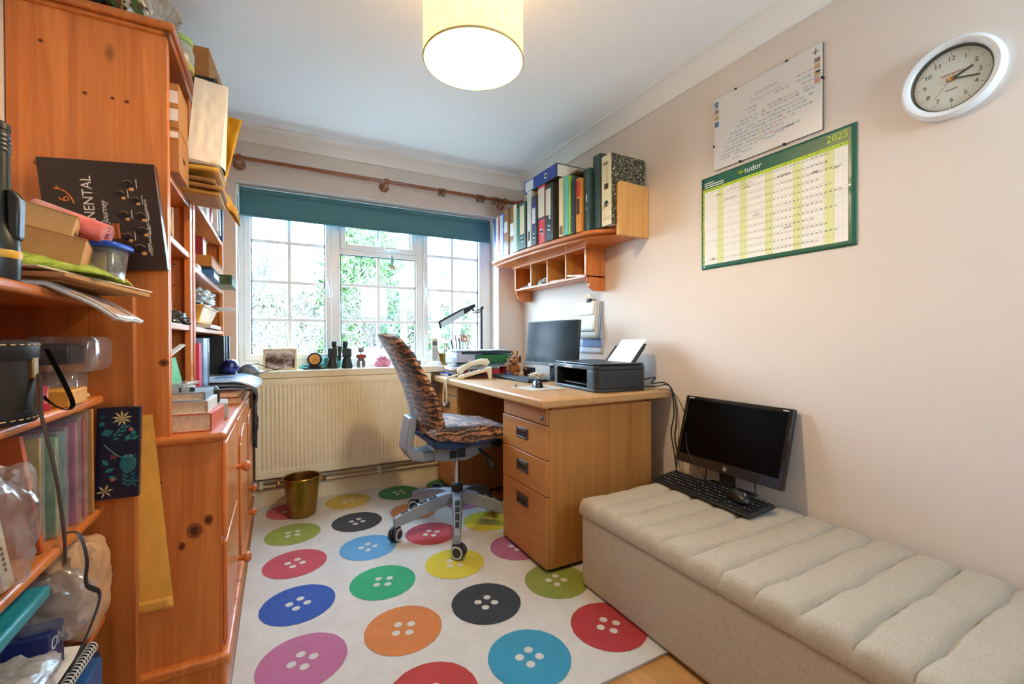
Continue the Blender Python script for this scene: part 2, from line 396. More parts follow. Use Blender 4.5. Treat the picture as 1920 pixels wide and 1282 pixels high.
# radiator
RADC = M('f2e6c6', .35, var=.02)
rad = thing('radiator', 'long cream panel radiator with vertical flutes under the window', 'radiator', (0, 3.06, .2))
X0, X1, RY, RZ0, RZ1 = -.128, .985, 3.095, .20, .815
n = 46; pitch = (X1-X0-.04)/n; xs = [(X0, 0)]; 
for k in range(n):
    a = X0+.02+k*pitch; xs += [(a, 0), (a+.003, .0035), (a+.008, .006), (a+.0125, .006), (a+.0175, .0035), (a+.0205, 0)]
xs += [(X1, 0)]
q = MB()
def rcol(z0, z1, dep0, dep1):
    nn = len(xs); vs = [(x, RY+d*dep0, z0) for x, d in xs]+[(x, RY+d*dep1, z1) for x, d in xs]
    q.add(vs, [(i, i+1, nn+i+1, nn+i) for i in range(nn-1)])
rcol(RZ0+.035, RZ0+.055, 0, 1); rcol(RZ0+.055, RZ1-.055, 1, 1); rcol(RZ1-.055, RZ1-.035, 1, 0)
q.b(X0, X1, RY, RY+.02, RZ0, RZ0+.035).b(X0, X1, RY, RY+.02, RZ1-.035, RZ1-.004).b(X0, X1, RY+.0075, RY+.02, RZ0+.03, RZ1-.03)
q.T = None
for o in (q.build('front_panel', RADC, rad, loc=(0, -3.06, -.2), ang=50),): pass
MB().b(X0, X1, RY+.035, RY+.05, RZ0+.01, RZ1-.01).build('rear_panel', RADC, rad, loc=(0, -3.06, -.2), bev=.004)
q = MB().b(X0+.005, X1-.005, RY+.004, RY+.055, RZ1-.006, RZ1)
k = X0+.03
while k < X1-.03: q.b(k, k+.004, RY+.012, RY+.048, RZ1, RZ1+.0035); k += .012
q.build('top_grille', RADC, rad, loc=(0, -3.06, -.2))
for x in (X0, X1-.003): MB().b(x, x+.003, RY+.004, RY+.055, RZ0+.01, RZ1).build('side_panel', RADC, rad, loc=(0, -3.06, -.2))
pp = thing('heating_pipe', 'pair of heating pipes clipped along the skirting under the radiator', 'pipe', (0, 0, 0))
for z, y in ((.135, 3.148), (.165, 3.155)):
    MB().tube([(-.55, y, z), (1.75, y, z)], .0085, 10).build('pipe_run', M('ddd2b4', .4), pp)
for x in (.62, -.1): MB().b(x-.012, x+.012, 3.135, 3.185, .122, .178).build('clip', RADC, pp, bev=.004)
# pendant
pd = thing('pendant_lamp', 'drum pendant lamp with cream fabric shade hanging lit from the ceiling', 'pendant lamp', (LAMP[0], LAMP[1], 0))
d = Nd('lit_linen_shade'); v = d.coord((1, 1, .2))
wv = d.noise(v, 260, 2); base = d.ramp(wv, [(.3, lin('dcbf70')), (.7, lin('eedc9c'))])
d.fin(base, .9); d.link(base, d.b.inputs['Emission Color']); d.b.inputs['Emission Strength'].default_value = 1.5
tr = d.add('ShaderNodeBsdfTranslucent'); tr.inputs[0].default_value = lin('f0d894')
mx = d.add('ShaderNodeMixShader'); mx.inputs[0].default_value = .35; d.link(d.b.outputs[0], mx.inputs[1]); d.link(tr.outputs[0], mx.inputs[2]); d.link(mx.outputs[0], d.out.inputs[0])
SHADE = d.m; SR = .164
q = MB(); N = 72
q.grid(lambda u, v: (SR*cos(2*pi*u), SR*sin(2*pi*u), 1.982+.243*v), N, 4); q.build('lamp_shade', SHADE, pd, sol=.0025)
for z in (1.983, 2.224): MB().tube([(SR*cos(2*pi*k/48), SR*sin(2*pi*k/48), z) for k in range(48)], .0035, 6, closed=True).build('shade_rim', M('d8c48c', .8), pd)
q = MB()
for k in range(3):
    a = 2*pi*k/3+.4; q.tube([(.02*cos(a), .02*sin(a), 2.195), (SR*cos(a), SR*sin(a), 2.223)], .002, 5)
q.lathe([(.026, 2.19), (.026, 2.2)], n=16); q.build('spider_fitting', UPVC, pd)
d = Nd('glowing_bulb'); d.fin((1, .9, .7, 1)); d.b.inputs['Emission Color'].default_value = (1, .85, .62, 1); d.b.inputs['Emission Strength'].default_value = 25
MB().ball((0, 0, 2.035), (.032, .032, .038), 16).build('bulb', d.m, pd)
MB().lathe([(.018, 2.07), (.02, 2.19), (.016, 2.235), (.006, 2.245)], n=14).build('lamp_holder', UPVC, pd)
MB().tube([(0, 0, 2.24), (0, 0, 2.37)], .003, 6).build('flex', UPVC, pd)
MB().lathe([(.045, ZC), (.04, ZC-.02), (.0, ZC-.026)], n=20).build('ceiling_rose', UPVC, pd)
# rug
cols = dict(red='b8382e', yel='c8a72c', grn='1d7a35', lime='8f9a2c', blk='25282b', ora='d07a35', pnk='b8688a', lbl='5a9cc4', rose='c0454f', blue='1f4c9c', teal='2f8fae', emer='22a067', ylw='d9c522', olv='8a9228', mag='a85a78', dred='b02620')
keys = list(cols); 
def pile(name, c):
    d = Nd(name); v = d.coord(); n1 = d.noise(v, 420, 3); n2 = d.noise(v, 7, 4, 0, .6); c = lin(c); n3 = d.noise(v, 240, 2)
    n2 = d.math('ADD', d.math('MULTIPLY', n2, .55), d.math('MULTIPLY', n3, .45))
    cc = d.ramp(n2, [(.3, tuple(x*.78 for x in c[:3])+(1,)), (.75, tuple(min(1, x*1.06) for x in c[:3])+(1,))])
    d.bump(d.math('ADD', n1, d.math('MULTIPLY', d.noise(v, 120, 2), .8)), .7, .004)
    return d.fin(cc, .95, 0, 0, .1, .25)
RUG0 = pile('rug_cream_pile', 'd8d0c2')
rm = [RUG0]+[pile('rug_'+k+'_pile', cols[k]) for k in keys]
lay = [['rose', 'lime', 'rose', 'blue', 'pnk', 'lbl'], ['yel', 'blk', 'lbl', 'emer', 'ora', 'red'], ['grn', 'ora', 'rose', 'ylw', 'blk', 'teal'], ['grn', 'pnk', 'ylw', 'mag', 'olv', 'dred']]
cx = [.064, .395, .725, 1.06]; cy = [3.0, 2.637, 2.285, 1.927, 1.577, 1.237]
q = MB(); RX0, RX1, RY0, RY1 = -.132, 1.255, 1.04, 3.168
q.b(RX0, RX1, RY0, RY1, .001, .010)
def blob(x, y, r, z, seed, amp):
    N = 72; ps = []
    for k in range(N):
        a = 2*pi*k/N; rr = r*(1+amp*nz(cos(a)*9+seed, sin(a)*9, seed)+amp*.6*nz(cos(a)*30+seed, sin(a)*30, 5))
        ps.append((x+rr*cos(a), y+rr*sin(a)))
    q.add([(u, v_, z) for u, v_ in ps]+[(x, y, z+.0002)], [(k, (k+1) % N, N) for k in range(N)])
for i in range(4):
    for j in range(6):
        q.slot(1+keys.index(lay[i][j])); blob(cx[i], cy[j], .137, .0112, i*6+j, .012)
        q.slot(0)
        t = random.uniform(.2, .6)+ (i+j)*.35
        for k in range(4):
            a = t+pi/2*k; blob(cx[i]+.033*cos(a), cy[j]+.033*sin(a), .0145, .0119, 50+i*30+j*4+k, .05)
q.slot(0)
tag(q.build('rug', rm, ang=30), 'cream pile rug printed with rows of big coloured four-hole buttons', 'rug')
# ------------------------------------------------------------------ desk
DZ = .796
desk = thing('desk', 'oak-finish double pedestal office desk along the right wall', 'desk', (1.4, 2.38, .012))
L = (-1.4, -2.38, -.012)
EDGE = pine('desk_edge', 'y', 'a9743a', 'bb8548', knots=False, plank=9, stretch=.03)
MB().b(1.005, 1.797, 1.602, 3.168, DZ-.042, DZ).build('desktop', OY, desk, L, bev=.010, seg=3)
HAND = M('2d2722', .35, .4); 
def pedestal(y0, y1, cuts, lockz):
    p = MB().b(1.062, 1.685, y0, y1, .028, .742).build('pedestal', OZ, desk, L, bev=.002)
    MB().b(1.075, 1.66, y0+.012, y1-.012, .012, .028).build('plinth', MATB, p)
    ym = (y0+y1)/2
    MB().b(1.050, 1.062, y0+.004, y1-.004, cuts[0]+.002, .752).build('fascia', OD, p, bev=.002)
    MB().b(1.045, 1.050, y0+.03, y0+.052, lockz-.010, lockz+.012).build('lock', CHROME, p)
    for k in range(len(cuts)-1):
        z1, z0 = cuts[k]-.002, cuts[k+1]+.002
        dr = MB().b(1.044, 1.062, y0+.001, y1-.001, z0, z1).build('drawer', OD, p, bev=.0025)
        zc = z1-.07 if z1-z0 > .2 else (z0+z1)/2+.012
        q = MB(); hw, hh = .055, .026
        q.b(1.040, 1.046, ym-hw, ym+hw, zc+hh-.006, zc+hh).b(1.040, 1.046, ym-hw, ym+hw, zc-hh, zc-hh+.006).b(1.040, 1.046, ym-hw, ym-hw+.007, zc-hh, zc+hh).b(1.040, 1.046, ym+hw-.007, ym+hw, zc-hh, zc+hh)
        q.slot(1).b(1.0425, 1.0445, ym-hw+.006, ym+hw-.006, zc-hh+.005, zc+hh-.005)
        q.slot(0).b(1.0395, 1.0445, ym-hw+.01, ym+hw-.01, zc+hh-.022, zc+hh-.006)
        q.build('handle', [M('6e6258', .3, .8), M('17120f', .5)], dr, bev=.001)
pedestal(1.632, 2.055, [.672, .516, .353, .030], .700)
pedestal(2.720, 3.125, [.672, .516, .353, .030], .700)
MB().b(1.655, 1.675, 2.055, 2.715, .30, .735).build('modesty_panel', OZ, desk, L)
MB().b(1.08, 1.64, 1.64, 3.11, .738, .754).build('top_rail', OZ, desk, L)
# computer tower and the blue bag on the floor
ct = thing('computer_tower', 'black computer tower standing on the rug under the desk', 'computer', (1.42, 2.17, .012))
MB().b(-.2, .2, -.09, .09, 0, .40).build('case', BLACK, ct, bev=.006)
MB().b(-.212, -.2, -.088, .088, .004, .396).build('front_bezel', MATB, ct, bev=.004)
q = MB().b(-.215, -.212, -.07, .07, .31, .345).b(-.215, -.212, -.07, .07, .265, .300).build('drive_bay', BLACK, ct, bev=.001)
MB().lathe([(.012, -.216), (.012, -.211)], (0, 0, .22), 12, 'x').build('power_button', CHROME, ct)
bb = MB()
def bagf(u, v):
    a = 2*pi*u; t = v*pi/2
    r = 1+.18*nz(cos(a)*2+3, sin(a)*2, v*3)
    return (.095*r*cos(a)*cos(t)**.6, .07*r*sin(a)*cos(t)**.6, .055*sin(t)*(1+.3*nz(cos(a)*3, sin(a)*3, 9)))
tag(bb.grid(bagf, 28, 10).build('cloth_bag', M('1b2f66', .8, bump=.3), loc=(.955, 2.83, .0125), sub=1), 'small dark blue cloth bag crumpled on the rug beside the far pedestal', 'bag')

# ------------------------------------------------------------------ office chair
ch = thing('office_chair', 'swivel office chair with brown tiger-striped plush cover and grey five-star base', 'office chair', (.880, 2.300, .0125), 0)
d = Nd('tiger_plush'); v = d.coord((1, 1, 2.2)); 
wv = d.add('ShaderNodeTexWave', wave_type='BANDS', bands_direction='Z'); d.link(v, wv.inputs['Vector']); wv.inputs['Scale'].default_value = 5; wv.inputs['Distortion'].default_value = 14; wv.inputs['Detail'].default_value = 6; wv.inputs['Detail Scale'].default_value = 2.2; wv.inputs['Detail Roughness'].default_value = .7
n2 = d.noise(v, 11, 3); fn = d.noise(d.coord((1, 1, 3)), 130, 3, .5)
f = d.math('ADD', d.math('MULTIPLY', wv.outputs['Fac'], .42), d.math('ADD', d.math('MULTIPLY', n2, .50), d.math('MULTIPLY', fn, .22)))
c = d.ramp(f, [(.54, lin('2c1c16')), (.635, lin('4a2f26')), (.675, lin('a8693f')), (.84, lin('d29c6c'))])
d.bump(d.math('ADD', fn, wv.outputs['Fac']), .6, .006); PLUSH = d.fin(c, .5, 0, 0, .5, .6)
d.b.inputs['Sheen Roughness'].default_value = .3
CG = M('8d9298', .42, .2, .04); CGL = M('a9aeb4', .35, .4, .04)
# base: five legs with slots and twin-wheel castors
for k in range(5):
    a = radians([182, 249, 326, 37, 114][k]); RL = [.355, .375, .335, .36, .375][k]; ks = RL/.335
    lg = MB().xf(Rm('Z', a))
    prof_ = [(.03*ks, .200, .145, .036), (.10*ks, .194, .128, .028), (.20*ks, .168, .102, .023), (.30*ks, .132, .078, .019), (.335*ks, .116, .068, .017)]
    vs = []; fs = []
    for r, zt, zb, hw in prof_: vs += [(r, -hw, zb), (r, hw, zb), (r, hw*.75, zt), (r, -hw*.75, zt)]
    for i in range(len(prof_)-1):
        for j in range(4): fs.append((i*4+j, i*4+(j+1) % 4, i*4+4+(j+1) % 4, i*4+4+j))
    fs += [(0, 3, 2, 1), tuple(len(vs)-4+j for j in range(4))]
    lg.add(vs, fs)
    L_ = lg.build('leg', CG, ch, bev=.004)
    s = MB().xf(Rm('Z', a))
    for r0, r1 in ((.115*ks, .155*ks), (.165*ks, .205*ks), (.215*ks, .255*ks), (.265*ks, .30*ks)):
        def zt(r):
            for (ra, za, _, ha), (rb, zb_, _, hb) in zip(prof_, prof_[1:]):
                if ra <= r <= rb: t = (r-ra)/(rb-ra); return za+(zb_-za)*t, ha+(hb-ha)*t
        (za, ha), (zb_, hb) = zt(r0), zt(r1)
        s.add([(r0, -ha*.5, za+.0012), (r0, ha*.5, za+.0012), (r1, hb*.5, zb_+.0012), (r1, -hb*.5, zb_+.0012)], [(0, 1, 2, 3)])
    s.build('slot_inlay', MATB, L_, sol=.0008)
    c_ = MB().xf(Rm('Z', a) @ Tm(RL-.012, 0, 0)); c_.tube([(0, 0, .05), (0, 0, .095)], .010, 8); c_.lathe([(.02, .05), (.027, .058), (.02, .07), (.0, .072)], (0, 0, 0), 14)
    cs = c_.build('castor', MATB, ch)
    sw = Rm('Z', a) @ Tm(RL-.012, 0, .0355) @ Rm('Z', random.uniform(.5, 1.4) if k != 1 else 1.1)
    for sy in (-1, 1):
        wq = MB().xf(sw @ Tm(.008, sy*.0145, 0)); wq.lathe([(.0, -.011), (.029, -.011), (.035, -.006), (.035, .006), (.029, .011), (.0, .011)], (0, 0, 0), 22, 'y')
        wq.slot(1).lathe([(.0235, .0113*sy), (.028, .0122*sy), (.0315, .010*sy)], (0, 0, 0), 22, 'y', cap=False)
        wq.build('wheel', [M('2b2d30', .5), M('c8c8c4', .4)], cs)
MB().lathe([(.05, .125), (.054, .15), (.046, .200), (.0, .202)], n=28).build('hub', CG, ch)
q = MB().lathe([(.032, .200), (.032, .238), (.028, .242), (.0, .242)], n=22); q.build('column_collar', MATB, ch)
MB().lathe([(.0145, .235), (.0145, .45)], n=18).build('gas_column', CHROME, ch)
# mechanism: long tapered grey plate
q = MB(); P = [(-.16, .405), (-.10, .392), (.03, .385), (.12, .415), (.22, .460), (.22, .488), (.05, .488), (-.10, .488), (-.16, .465)]
q.prism(P, 'y', -.085, .085); q.build('mechanism', CG, ch, bev=.012)
q = MB().b(-.075, -.035, -.094, -.085, .408, .448).b(-.03, .015, -.094, -.085, .408, .462); q.build('adjustment_block', MATB, ch, bev=.004)
q = MB().tube([(.10, -.08, .440), (.125, -.13, .405), (.145, -.155, .365)], [.008, .014, .017], 10); q.ball((.148, -.158, .358), .0175, 10); q.build('lever', MATB, ch)
MB().lathe([(.025, -.125), (.028, -.115), (.028, -.09), (.0, -.085)], (.195, 0, .473), 16, 'y').build('adjustment_knob', MATB, ch)
# back carrier: broad grey band rising behind
for sy in (0,):
    pts = [(-.12, .432), (-.21, .428), (-.262, .440), (-.288, .480), (-.280, .54), (-.262, .64)]
    q = MB(); vs = []; fs = []
    for i, (x, z) in enumerate(pts):
        a = pts[max(0, i-1)]; b_ = pts[min(len(pts)-1, i+1)]; t = Vector((b_[0]-a[0], b_[1]-a[1])).normalized(); nrm = Vector((-t.y, t.x))
        wd = .026 if i < 3 else .021
        for dy, s in ((-.07, -1), (-.07, 1), (.07, 1), (.07, -1)): vs.append((x+nrm.x*wd*s, sy*.085+dy, z+nrm.y*wd*s))
    for i in range(len(pts)-1):
        for j in range(4): fs.append((i*4+j, i*4+(j+1) % 4, i*4+4+(j+1) % 4, i*4+4+j))
    fs += [(0, 1, 2, 3), tuple(len(vs)-4+j for j in (3, 2, 1, 0))]
    q.add(vs, fs); q.build('back_support', CG, ch, bev=.008)
# seat
q = MB(); NU, NV = 30, 30
def seatf(u, v, top):
    x = -.21+.47*u; y = -.245+.49*v
    e = 1-max(abs(2*u-1)**5, abs(2*v-1)**5)
    sh = 1-.12*abs(2*v-1)**3 if u > .5 else 1
    y *= sh if True else 1
    x2 = .025+(x-.025)*(1-.06*abs(2*v-1)**3)
    if top: z = .572+.028*max(e, 0)**.4 + .018*cos((u-.15)*pi*1.2) - .05*max(0, u-.72)**1.3 + .006*nz(x*9, y*9, 3)
    else: z = .518+.035*max(0, .4-u)/.4-.035*max(0, u-.75)*3*.5 + .012*nz(x*14, y*14, 1)*1.0
    return (x2, y, z)
q.grid(lambda u, v: seatf(u, v, 1), NU, NV); q.grid(lambda u, v: seatf(u, v, 0), NU, NV)
def rim(u, v): # side wall
    t = u*4; k = int(min(t, 3.999)); s = t-k
    uu, vv = [(s, 0), (1, s), (1-s, 1), (0, 1-s)][k]
    a = seatf(uu, vv, 1); b_ = seatf(uu, vv, 0)
    bl_ = .012*sin(pi*v)
    cx_, cy_ = a[0]-.025, a[1]
    ln = max(1e-6, sqrt(cx_**2+cy_**2)); 
    return (a[0]+(b_[0]-a[0])*v+cx_/ln*bl_, a[1]+(b_[1]-a[1])*v+cy_/ln*bl_, a[2]+(b_[2]-a[2])*v)
q.grid(rim, 120, 6); q.build('seat', PLUSH, ch, ang=60)
q = MB()
q.grid(lambda u, v: ((-.195+.33*u), -.19+.38*v, .425+.03*(abs(2*v-1)**3) + .02*abs(2*u-1)**4), 12, 12); q.grid(lambda u, v: ((-.205+.40*u), -.205+.41*v, .47), 2, 2)
MB().prism([(-.205, .545), (-.19, .50), (-.10, .482), (.05, .488), (.19, .512), (.19, .53)], 'y', -.2, .2).build('seat_pan', M('1f3a66', .6), ch, bev=.012)
# backrest: tall curved pad
def backf(u, v, front):
    # v up, u across ; tapering towards a rounded top
    wd = (.225+.02*sin(pi*min(1, v*1.6)) - .10*max(0, v-.55)**1.4*2.0)
    wd *= sqrt(max(0, 1-max(0, (v-.9)/.1)**2*.75))
    y = (2*u-1)*wd
    zc = .572+.505*v
    xc = -.205-.045*sin(v*pi*.55)-.165*v**2.1
    curve = .055*(abs(2*u-1))**2.2*(1-.3*v)       # wings come forward
    th = .036*(1-abs(2*u-1)**4)*(1-.55*v) + .012
    x = xc+curve+(th if front else -th*.6)
    x += .004*nz(y*18, zc*18, 2)
    return (x, y, zc)
q = MB(); q.grid(lambda u, v: backf(u, v, 1), 26, 40); q.grid(lambda u, v: backf(u, v, 0), 26, 40)
for uu in (0, 1): q.grid(lambda u, v, uu=uu: tuple(Vector(backf(uu, v, 1)).lerp(Vector(backf(uu, v, 0)), u)), 3, 40)
for vv in (0, 1): q.grid(lambda u, v, vv=vv: tuple(Vector(backf(u, vv, 1)).lerp(Vector(backf(u, vv, 0)), v)), 26, 3)
q.build('backrest', PLUSH, ch, ang=70)

# ------------------------------------------------------------------ ottoman
d = Nd('beige_linen'); v = d.coord()
n1 = d.noise(d.coord((1, 10, 10)), 130, 2); n2 = d.noise(d.coord((10, 1, 10)), 130, 2); n3 = d.noise(d.coord((10, 10, 1)), 130, 2)
f = d.math('MULTIPLY', d.math('ADD', n1, d.math('ADD', n2, n3)), .333)
c = d.ramp(f, [(.40, lin('9b8f7e')), (.60, lin('c5b9a2'))]); d.bump(f, .25, .001); LINEN = d.fin(c, .9, 0, 0, .2, .15)
ot = thing('quilted_bench', 'long beige linen bench with quilted top along the right wall', 'bench', (1.46, .70, .012))
OX0, OX1, OY0, OY1, OZT = 1.135, 1.800, -.16, 1.50, .375
q = MB(); 
def side(x, y, z): return (x-1.46, y-.70, z-.012)
q.b(OX0-1.46, OX1-1.46, OY0-.7, OY1-.7, .0, OZT-.045); q.build('body', LINEN, ot, bev=.018, seg=3)
q = MB(); nx, ny = 5, 15; RXN, RYN = nx*12, ny*12
def topf(u, v):
    x = OX0-.002+(OX1-OX0-.000)*u; y = OY0-.002+(OY1-OY0+.004)*v
    a = abs(sin(pi*u*nx)); b_ = abs(sin(pi*v*ny)); jj = nz(int(u*nx*.999)*1.7, int(v*ny*.999)*2.3, 4)
    pill = .019*b_**.30*(.70+.30*a**.25) + .003*jj*a*b_
    edge = min(1, min(u, 1-u)*nx*3.0)
    z = OZT-.010+pill-.012*(1-min(1, min(u, 1-u)*nx*7))**2
    y += .006*sin(u*11+int(v*ny)*1.9)*b_**.0
    return side(x, y, z)
q.grid(topf, RXN, RYN)
def drop(p, v): return (p[0]+.0015*sin(pi*v), p[1], p[2]-(p[2]-(OZT-.060-.012))*v) if p[0] > 0 else (p[0]-.006*sin(pi*v*.8), p[1], p[2]-(p[2]-(OZT-.060-.012))*v)
q.grid(lambda u, v: drop(topf(0, u), v), RYN, 5); q.grid(lambda u, v: drop(topf(1, u), v), RYN, 5); q.grid(lambda u, v: drop(topf(u, 0), v), RXN, 5); q.grid(lambda u, v: drop(topf(u, 1), v), RXN, 5)
o = q.build('quilted_top', LINEN, ot, ang=75)
wm = o.modifiers.new('w', 'WELD'); wm.merge_threshold = .0002

# ------------------------------------------------------------------ pine dresser: cabinet with two shelf units on it
CX, CY0, CY1, CZ = -.155, 1.575, 3.06, .783
cb = thing('pine_cabinet', 'long orange pine cabinet with turned knobs along the left wall', 'cabinet', (-.38, 2.3, 0))
L = (.38, -2.3, 0)
kq = MB().b(XL+.004, CX, CY0, CY1, .10, CZ-.026)
kq = knot_marks(kq, [(*W(365, 995, Y=CY0), .020, .023), (*W(391, 974, Y=CY0), .012, .016), (*W(341, 1024, Y=CY0), .009, .013), (*W(300, 905, Y=CY0), .005, .006)])
kq.build('carcass', [PZ]+KNOT, cb, L)
MB().b(XL+.004, CX+.016, CY0-.016, CY1+.01, CZ-.026, CZ).build('top', PY, cb, L, bev=.011, seg=4)
MB().b(XL+.004, CX+.012, CY0-.012, CY1+.005, 0, .095).b(XL+.004, CX+.022, CY0-.022, CY1+.005, .088, .118).build('plinth', PZ, cb, L, bev=.008, seg=3)
def knob(x, y, z, par):
    MB().lathe([(.0, 0), (.0085, 0), (.0085, .012), (.012, .018), (.019, .026), (.0205, .034), (.016, .043), (.0, .047)], (x, y, z), 18, 'x').build('knob', PD, par, ang=60)
def front(y0, y1, z0, z1, nm, ky, kz, panel=True):
    q = MB().b(CX, CX+.012, y0, y1, z0, z1); o = q.build(nm, PZ, cb, L, bev=.003)
    if panel:
        yc = (y0+y1)/2; hw = (y1-y0)/2-.05; zt = z1-.06; zb = z0+.05
        P = [(yc-hw, zb), (yc+hw, zb), (yc+hw, zt-.05)] + [(yc+hw*cos(a)*.86, zt-.05+.05*sin(a)) for a in [pi*k/10 for k in range(11)]] + [(yc-hw, zt-.05)]
        MB().prism(P, 'x', CX+.012, CX+.019).build('raised_panel', PZ, o, bev=.006)
    knob(CX+.012, ky, kz, o)
front(CY0+.025, 2.00, .455, .745, 'drawer', 1.965, .575, False)
front(CY0+.025, 2.00, .13, .44, 'drawer', 1.985, .215, False)
front(2.03, 2.53, .13, .745, 'door', 2.49, .215)
front(2.55, 3.04, .13, .745, 'door', 2.60, .30)
def unit(name, label, y0, y1, zs, ztop, gtag):
    u = thing(name, label, 'shelf unit', (-.45, (y0+y1)/2, CZ), 0, gtag)
    L = (.45, -(y0+y1)/2, -CZ); hx = -.278
    kq = MB().b(XL+.003, hx, y0, y0+.02, CZ, ztop)
    if y0 < 1.9: knot_marks(kq, [(*W(a, b_, Y=y0), r, r*.9) for a, b_, r in ((76, 76, .006), (159, 174, .0055), (211, 184, .005), (238, 191, .006), (72, 305, .010), (307, 680, .012))])
    kq.build('side_panel', [PZ]+KNOT, u, L)
    MB().b(XL+.003, hx, y1-.02, y1, CZ, ztop).build('side_panel', PZ, u, L, bev=.002)
    MB().b(XL+.003, XL+.012, y0+.02, y1-.02, CZ, ztop).build('back_panel', PD, u, L)
    for a, b_ in ((y0+.02, y0+.034), (y1-.045, y1-.02)): MB().b(hx-.018, hx+.001, a, b_, CZ, ztop).build('stile', PZ, u, L, bev=.002)
    for z in zs: MB().b(XL+.012, hx-.002, y0+.02, y1-.02, z-.02, z).build('shelf', PY, u, L, bev=.003)
    MB().b(XL+.003, hx+.012, y0-.010, y1+.006, ztop, ztop+.014).b(XL+.003, hx+.022, y0-(.020 if y0 < 1.9 else .012), y1+.008, ztop+.014, ztop+.036).build('top_moulding', PY, u, L, bev=.007, seg=3)
    q = MB()
    for yy in (y1-.0205,):
        for xx in (hx-.05, hx-.24):
            for k in range(14): q.lathe([(.0028, 0), (.0028, .001)], (xx, yy-.0005, CZ+.10+.075*k), 8, 'y')
    q.build('peg_hole', M('2a1408', .9), u, L)
    return u
unit('pine_shelf_unit', 'narrow orange pine shelf unit with plain side standing on the near end of the cabinet', 1.575, 1.975, [1.114, 1.374, 1.558], 1.930, 'pine shelf units on the cabinet')
unit('pine_shelf_unit', 'wide orange pine shelf unit standing on the cabinet nearest the window', 2.004, 3.02, [1.112, 1.345, 1.619], 1.930, 'pine shelf units on the cabinet')

# ------------------------------------------------------------------ open bookcase in front
bk = thing('pine_bookcase', 'overfilled open pine bookcase with round-cornered end panel nearest the camera', 'bookcase', (-.5, .9, 0))
L = (.5, -.9, 0)
P = [(XL+.004, 0), (-.337, 0), (-.337, 1.185)] + [(-.397+.06*cos(a), 1.185+.055*sin(a)) for a in [pi/2*k/8 for k in range(1, 9)]] + [(-.42, 1.243), (XL+.004, 1.25)]
for y in (1.50, .28): MB().prism(P, 'y', y, y+.022).build('end_panel', PD, bk, L, bev=.004)
MB().b(XL+.002, XL+.008, .30, 1.50, .05, 1.23).build('back_panel', PD, bk, L)
for z in (1.166, .919, .637, .352, .09):
    P = [(XL+.008, .302), (-.398, .302), (-.398, 1.485)] + [(-.413+.015*cos(a), 1.485+.015*sin(a)) for a in [pi/2*k/5 for k in range(1, 6)]] + [(XL+.008, 1.5)]
    MB().prism(P, 'z', z-.022, z).build('shelf', PY, bk, L, bev=.008, seg=3)

# ------------------------------------------------------------------ wall shelf with pigeonholes
ws = thing('wall_shelf', 'orange pine wall shelf with bowed front and pigeonholes below', 'shelf', (1.65, 2.45, 1.64))
L = (-1.65, -2.45, -1.64)
def bow(y, x0): 
    t = (y-2.0)/1.1
    return x0-.055*sin(pi*min(1, max(0, t))*.75)
def shelfpoly(x0, ya, yb):
    P = [(XR-.004, ya), (1.66+x0-1.535, ya), (x0+.012, ya+.16), (x0, ya+.24)]
    P += [(bow(ya+.24+(yb-.05-ya-.24)*k/12, x0), ya+.24+(yb-.05-ya-.24)*k/12) for k in range(1, 13)]
    P += [(bow(yb-.05, x0)+.03, yb), (XR-.004, yb)]
    return P
MB().prism(shelfpoly(1.515, 1.79, 3.13), 'z', 1.646, 1.668).build('board', PY, ws, L, bev=.005, seg=3)
MB().prism(shelfpoly(1.545, 1.82, 3.12), 'z', 1.628, 1.647).build('moulding', PY, ws, L, bev=.006, seg=3)
MB().b(1.645, XR-.003, 2.115, 3.05, 1.612, 1.629).build('pigeonhole_top', PY, ws, L, bev=.003)
MB().b(1.655, XR-.003, 2.13, 3.04, 1.438, 1.452).build('pigeonhole_floor', PY, ws, L, bev=.003)
for y in (2.13, 3.022):
    P = [(1.655, 1.612), (1.655, 1.44), (1.668, 1.428), (1.664, 1.415), (1.682, 1.40), (1.68, 1.385), (1.70, 1.367), (1.72, 1.357), (XR-.003, 1.357), (XR-.003, 1.612)]
    MB().prism(P, 'y', y, y+.018).build('end_bracket', PZ, ws, L, bev=.002)
for y in (2.349, 2.571, 2.793): MB().b(1.658, XR-.01, y-.005, y+.005, 1.452, 1.612).build('divider', LZ, ws, L)
MB().b(XR-.009, XR-.003, 2.14, 3.03, 1.452, 1.612).build('back_panel', PD, ws, L)
P = [(1.588, 1.612), (XR-.003, 1.612), (XR-.003, 1.893)] + [(1.612-.024*sin(a), 1.876+.024*cos(a)) for a in [pi/2*k/6 for k in range(7)]]
MB().prism(P, 'y', 1.765, 1.783).build('book_stop', LZ, ws, L, bev=.003)
